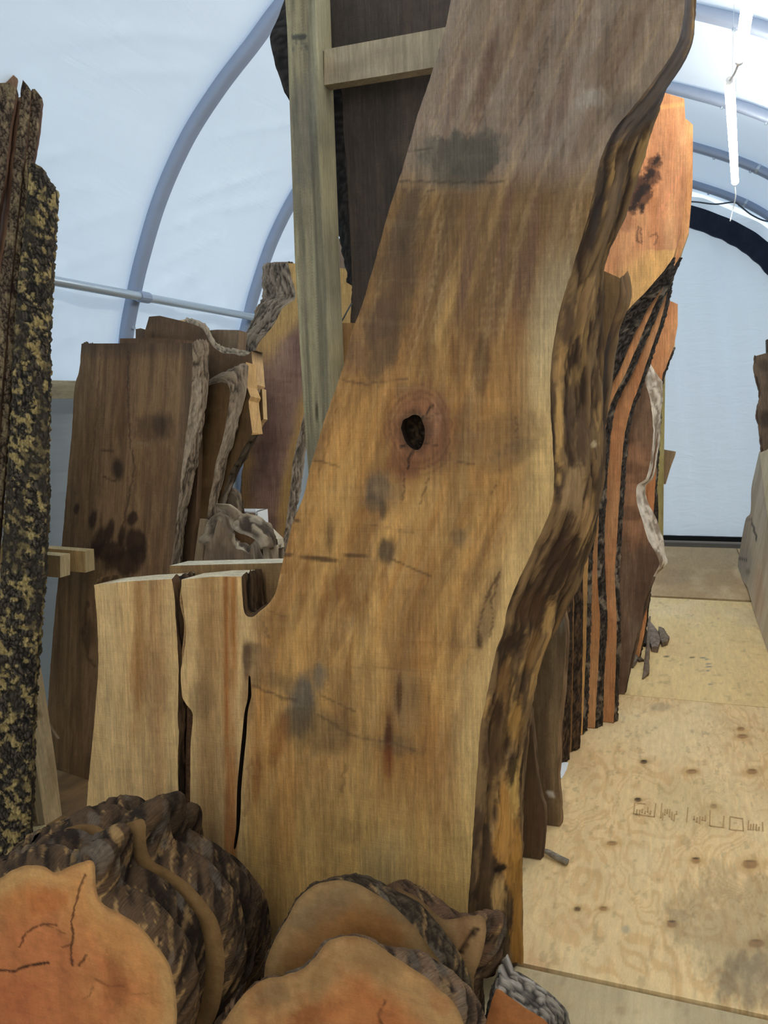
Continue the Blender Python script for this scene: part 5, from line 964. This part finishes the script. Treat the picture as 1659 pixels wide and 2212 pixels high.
slab('log_round', 'orange-faced cross-cut round with cracks, frontmost of the left stack', 'log slice', ['l'] + R1, Plane(-1.4, 1.31, 0, 0), .062, paint_round(120, 2130, 240, rgb(196, 124, 78), rgb(200, 144, 88), rgb(206, 164, 108), 5, ex1), edge=E_COOKIE, flare=.018, g=.0042, step=.007, rings=16, bark_name='bark', emat=LOGBARK, mat=ENDGRAIN, group='cross-cut rounds of the left stack')
def rnd(dx, dy, sc, Y, label, seed, extra_pts=None, th=.07, ang=0):
    pts = R1 if extra_pts is None else extra_pts
    slab('log_round', label, 'log slice', ['l'] + [(x, y) for x, y in pts], Plane(-1.4, Y, 0, 0), th, paint_round(120 + dx, 2130 + dy, 240, rgb(150, 110, 70), rgb(158, 122, 78), rgb(168, 132, 86), seed), edge=E_COOKIE, flare=.012, g=.012, step=.008, rings=16, bark_name='bark', emat=LOGBARK, mat=ENDGRAIN, group='cross-cut rounds of the left stack', px_shift=(dx, dy), scale=sc, cen=(120, 2130))
rnd(38, -58, .92, 1.41, 'brown cross-cut round second from the front in the left stack, mostly hidden', 7)
rnd(112, -98, .965, 1.51, 'brown cross-cut round with a rounded hump on top, third in the left stack', 9, th=.085)
rnd(158, -136, .90, 1.635, 'brown cross-cut round with a dark bark hump, fourth in the left stack', 13, th=.085)
rnd(196, -118, .87, 1.755, 'dark bark-covered cross-cut round at the back of the left stack', 15, th=.09)

R2F = [(440, 2290), (480, 2212), (508, 2170), (540, 2134), (573, 2116), (619, 2105), (656, 2091), (680, 2068), (703, 2038), (740, 2023), (777, 2024), (814, 2040), (861, 2073), (898, 2096), (926, 2115), (949, 2138), (972, 2156), (995, 2193), (1005, 2240), (1000, 2330), (960, 2420), (860, 2475), (740, 2490), (600, 2470), (490, 2400)]
def exr(p):
    p.line([(825, 2212), (818, 2190), (832, 2160)], 3, rgb(60, 36, 22), .8); p.stain(680, 2190, 50, 24, rgb(150, 88, 48), .7, -20, nz=1); p.stain(760, 2170, 70, 60, rgb(190, 124, 74), .5, nz=.8); p.stain(590, 2150, 40, 26, rgb(120, 96, 66), .5, -20, nz=1); p.stain(820, 2080, 60, 36, rgb(140, 112, 76), .45, 30, nz=1); p.stain(700, 2100, 24, 60, rgb(150, 118, 78), .5, 30)
slab('log_round', 'wavy-topped cross-cut round with an orange heart, frontmost of the middle stack', 'log slice', ['l'] + [(x, y, 44, -22) if 850 < x and 2060 < y < 2400 else ((x, y, 8, 10) if y < 2200 else (x, y)) for x, y in R2F], Plane(-.7, 1.425, 0, 0), .075, paint_round(770, 2250, 190, rgb(180, 112, 66), rgb(180, 134, 84), rgb(178, 142, 96), 21, exr, .13), edge=dict(E_COOKIE, kind='rough', c1=rgb(128, 100, 76), c2=rgb(170, 134, 92)), flare=.012, g=.0055, step=.008, rings=14, bark_name='bark', emat=LOGBARK, mat=ENDGRAIN, group='cross-cut rounds of the middle stack')
R2B = [(572, 2250), (572, 2160), (573, 2084), (591, 2036), (619, 1985), (647, 1938), (680, 1913), (717, 1903), (749, 1903), (786, 1915), (823, 1938), (865, 1971), (898, 2008), (930, 2048), (958, 2090), (980, 2150), (985, 2250), (950, 2380), (760, 2440), (620, 2380)]
slab('log_round', 'rounded grey-tan cross-cut round behind the wavy-topped one', 'log slice', ['l'] + [(x, y, 40, -22) if x > 860 else ((x, y, 30, -14) if x > 740 and y < 1960 else ((x, y, 8, 4) if y < 2170 else (x, y))) for x, y in R2B], Plane(-.7, 1.60, 0, 0), .09, paint_round(760, 2100, 190, rgb(160, 114, 66), rgb(172, 132, 84), rgb(178, 144, 98), 23, lambda p: (p.stain(700, 1960, 70, 30, rgb(140, 118, 88), .5, -30, nz=1.1), p.stain(870, 1975, 40, 30, rgb(134, 112, 84), .5, 40), p.stain(800, 2000, 90, 30, rgb(168, 112, 58), .5, 10))), edge=dict(E_COOKIE, kind='plates', sl=.03, sd=.02, c1=rgb(98, 82, 62)), g=.009, step=.008, rings=14, bark_name='bark', emat=LOGBARK, mat=ENDGRAIN, group='cross-cut rounds of the middle stack')
R2C = [(760, 2150), (800, 1960), (850, 1920), (872, 1924), (910, 1945), (955, 1984), (985, 1984), (1010, 1980), (1035, 1978), (1046, 1984), (1050, 2003), (1046, 2045), (1038, 2075), (1024, 2120), (1020, 2250), (960, 2370), (820, 2370)]
slab('log_round', 'lobed cross-cut round with a split corner at the back of the middle stack', 'log slice', ['l'] + [(x, y, 44, -8) if x > 950 and y < 2200 else ((x, y, 20, -16) if y < 1990 else (x, y)) for x, y in R2C], Plane(-.6, 1.745, 0, 0), .09, paint_round(900, 2150, 190, rgb(172, 132, 90), rgb(178, 138, 94), rgb(186, 148, 104), 25, lambda p: (p.line([(990, 2060), (1002, 2040), (1014, 2024), (1026, 2008)], 6, rgb(34, 22, 15), .95), p.stain(1000, 2000, 16, 40, rgb(140, 98, 66), .5))), edge=dict(E_COOKIE, c1=rgb(112, 84, 62)), g=.009, step=.008, rings=16, bark_name='bark', emat=LOGBARK, mat=ENDGRAIN, group='cross-cut rounds of the middle stack')
pq = on_floor((1130, 2330))
slab('log_slab_piece', 'orange-faced log piece with flaky grey bark at the bottom, right of the stacks', 'log slice', ['l', (1066, 2150), (1078, 2137, 34, -40), (1100, 2152, 44, -40), (1140, 2180, 48, -36), (1180, 2206, 44, -24), (1196, 2240, 36, -10), (1200, 2300, 26), 'c', (1195, 2360), (1040, 2360), 'l', (1040, 2250)], Plane(-.36, 1.72, 0, 0), .13, simple(rgb(182, 118, 70), rgb(160, 96, 52), None, 161, 8, 8), edge=dict(kind='plates', amp=.012, sl=.03, sd=.025, c0=rgb(48, 42, 38), c1=rgb(164, 152, 138), c2=rgb(222, 212, 200), t2=.66, bulge=.1), g=.02, step=.007, rings=16, bark_name='bark', mat=ENDGRAIN)

# ------------------------------------------------------------------ debris on the floor
def chip(name, label, cat, pts, h, col, lift=0.0, seed=1, mat=BARK, curl=.0, g=.012, group=None):
    L = np.array([on_floor(p)[:2] for p in pts]); L = L[::-1] if np.sum(L[:, 0] * np.roll(L[:, 1], -1) - np.roll(L[:, 0], -1) * L[:, 1]) < 0 else L
    D = []
    for i in range(len(L)):
        b = L[(i + 1) % len(L)]; n = max(1, int(np.hypot(*(b - L[i])) / .012))
        for t in np.linspace(0, 1, n, endpoint=False): D.append(L[i] + (b - L[i]) * t)
    D = np.array(D); D += .004 * (np.stack([fbm(D[:, 0] * 60, D[:, 1] * 60, seed), fbm(D[:, 1] * 60, D[:, 0] * 60, seed + 4)], 1) - .5)
    v, f = fill([D], g); c = v.mean(0); ax = np.linalg.svd(v - c)[2][0] if len(v) > 3 else np.array([1, 0]); s = (v - c) @ np.array([-ax[1], ax[0]]); s = s / max(abs(s).max(), 1e-4)
    z = lift + h + curl * (1 - s ** 2) + .004 * fbm(v[:, 0] * 50, v[:, 1] * 50, seed); n = len(v)
    V = np.vstack([np.column_stack([v, z]), np.column_stack([D, np.full(len(D), max(lift, .0008))])]); m = len(D)
    F = [list(t) for t in f] + [[n + i, n + (i + 1) % m, (i + 1) % m, i] for i in range(m)] + [[n + i for i in range(m)][::-1]]
    cc = mix(np.array(col) * .6, np.array(col) * 1.1, smooth(.3, .7, fbm(V[:, 0] * 40, V[:, 1] * 40, seed + 2)))
    return tag(mesh(name, V, F, mat, None, cc, V), label, cat, group)
G = 'bark scraps on the aisle floor'
chip('bark_scrap', 'largest grey bark scrap on the aisle floor, flared like a leaf', 'bark', [(1398, 1350), (1403, 1352), (1412, 1362), (1422, 1372), (1427, 1388), (1424, 1400), (1421, 1410), (1408, 1408), (1403, 1390)], .02, rgb(150, 132, 118), seed=3, curl=.02, group=G)
chip('bark_scrap', 'grey scaly bark scrap right of the leaf-shaped one on the aisle floor', 'bark', [(1422, 1362), (1434, 1366), (1440, 1376), (1446, 1382), (1442, 1394), (1430, 1398), (1426, 1386)], .02, rgb(140, 124, 104), seed=5, curl=.012, group=G)
chip('bark_scrap', 'dark bark scrap left of the leaf-shaped one on the aisle floor', 'bark', [(1396, 1366), (1402, 1380), (1400, 1394), (1392, 1398), (1376, 1392), (1384, 1378)], .012, rgb(62, 50, 40), seed=7, curl=.015, group=G)
chip('bark_scrap', 'grey bark scrap lying against the weathered slab foot', 'bark', [(1354, 1410), (1366, 1408), (1372, 1418), (1378, 1426), (1374, 1436), (1367, 1444), (1352, 1438)], .02, rgb(146, 136, 120), seed=9, curl=.012, group=G)
chip('bark_scrap', 'small pointed dark bark sliver beside the weathered slab foot', 'bark', [(1366, 1416), (1380, 1420), (1391, 1429), (1380, 1431)], .012, rgb(112, 94, 76), seed=11, group=G)
chip('wood_chip', 'small light wood chip by the weathered slab foot', 'wood chip', [(1363, 1364), (1373, 1364), (1372, 1377), (1362, 1376)], .012, rgb(216, 176, 110), seed=13, mat=LUMBER)
V, F = tube_geo(catmull([on_floor((1404, 1332), .02), on_floor((1402, 1352), .03), on_floor((1400, 1395), .02), on_floor((1397, 1430), .014), on_floor((1396, 1452), .012), on_floor((1388, 1466), .006)], 6), np.interp(np.linspace(0, 1, 31), [0, .3, .8, 1], [.006, .012, .020, .004]), 8)
V = V + .006 * (np.stack([fbm(V[:, 0] * 50, V[:, 1] * 40, 1), fbm(V[:, 0] * 50, V[:, 1] * 40, 2), fbm(V[:, 0] * 50, V[:, 1] * 40, 3)], 1) - .5); V[:, 2] = np.maximum(V[:, 2], .001)
tag(mesh('bark_stick', V, F, BARK, None, mix(rgb(92, 74, 60), rgb(164, 144, 124), fbm(V[:, 1] * 30, V[:, 0] * 90, 4)), V, True), 'long splintered bark stick among the scraps on the aisle floor', 'stick')
V, F = tube_geo(catmull([on_floor((1168, 1836), .008), on_floor((1182, 1840), .016), on_floor((1200, 1850), .013), on_floor((1226, 1862), .012)], 6), np.interp(np.linspace(0, 1, 19), [0, .25, .5, 1], [.005, .009, .012, .012]), 8)
V = V + .004 * (np.stack([fbm(V[:, 0] * 90, V[:, 1] * 70, 1), fbm(V[:, 0] * 90, V[:, 1] * 70, 2), fbm(V[:, 0] * 90, V[:, 1] * 70, 3)], 1) - .5); V[:, 2] = np.maximum(V[:, 2], .001)
tag(mesh('broken_twig', V, F, BARK, None, mix(rgb(84, 70, 58), rgb(186, 176, 160), fbm(V[:, 1] * 40, V[:, 0] * 40, 6)), V, True), 'short broken twig on the floor by the nearest brown slab foot', 'stick')
chip('paper_scrap', 'white paper scrap on the floor behind the smooth brown slab', 'paper', [(1212, 1648), (1228, 1648), (1224, 1664), (1214, 1682), (1208, 1682)], .001, rgb(236, 230, 222), seed=15, mat=WHITE_PLASTIC)
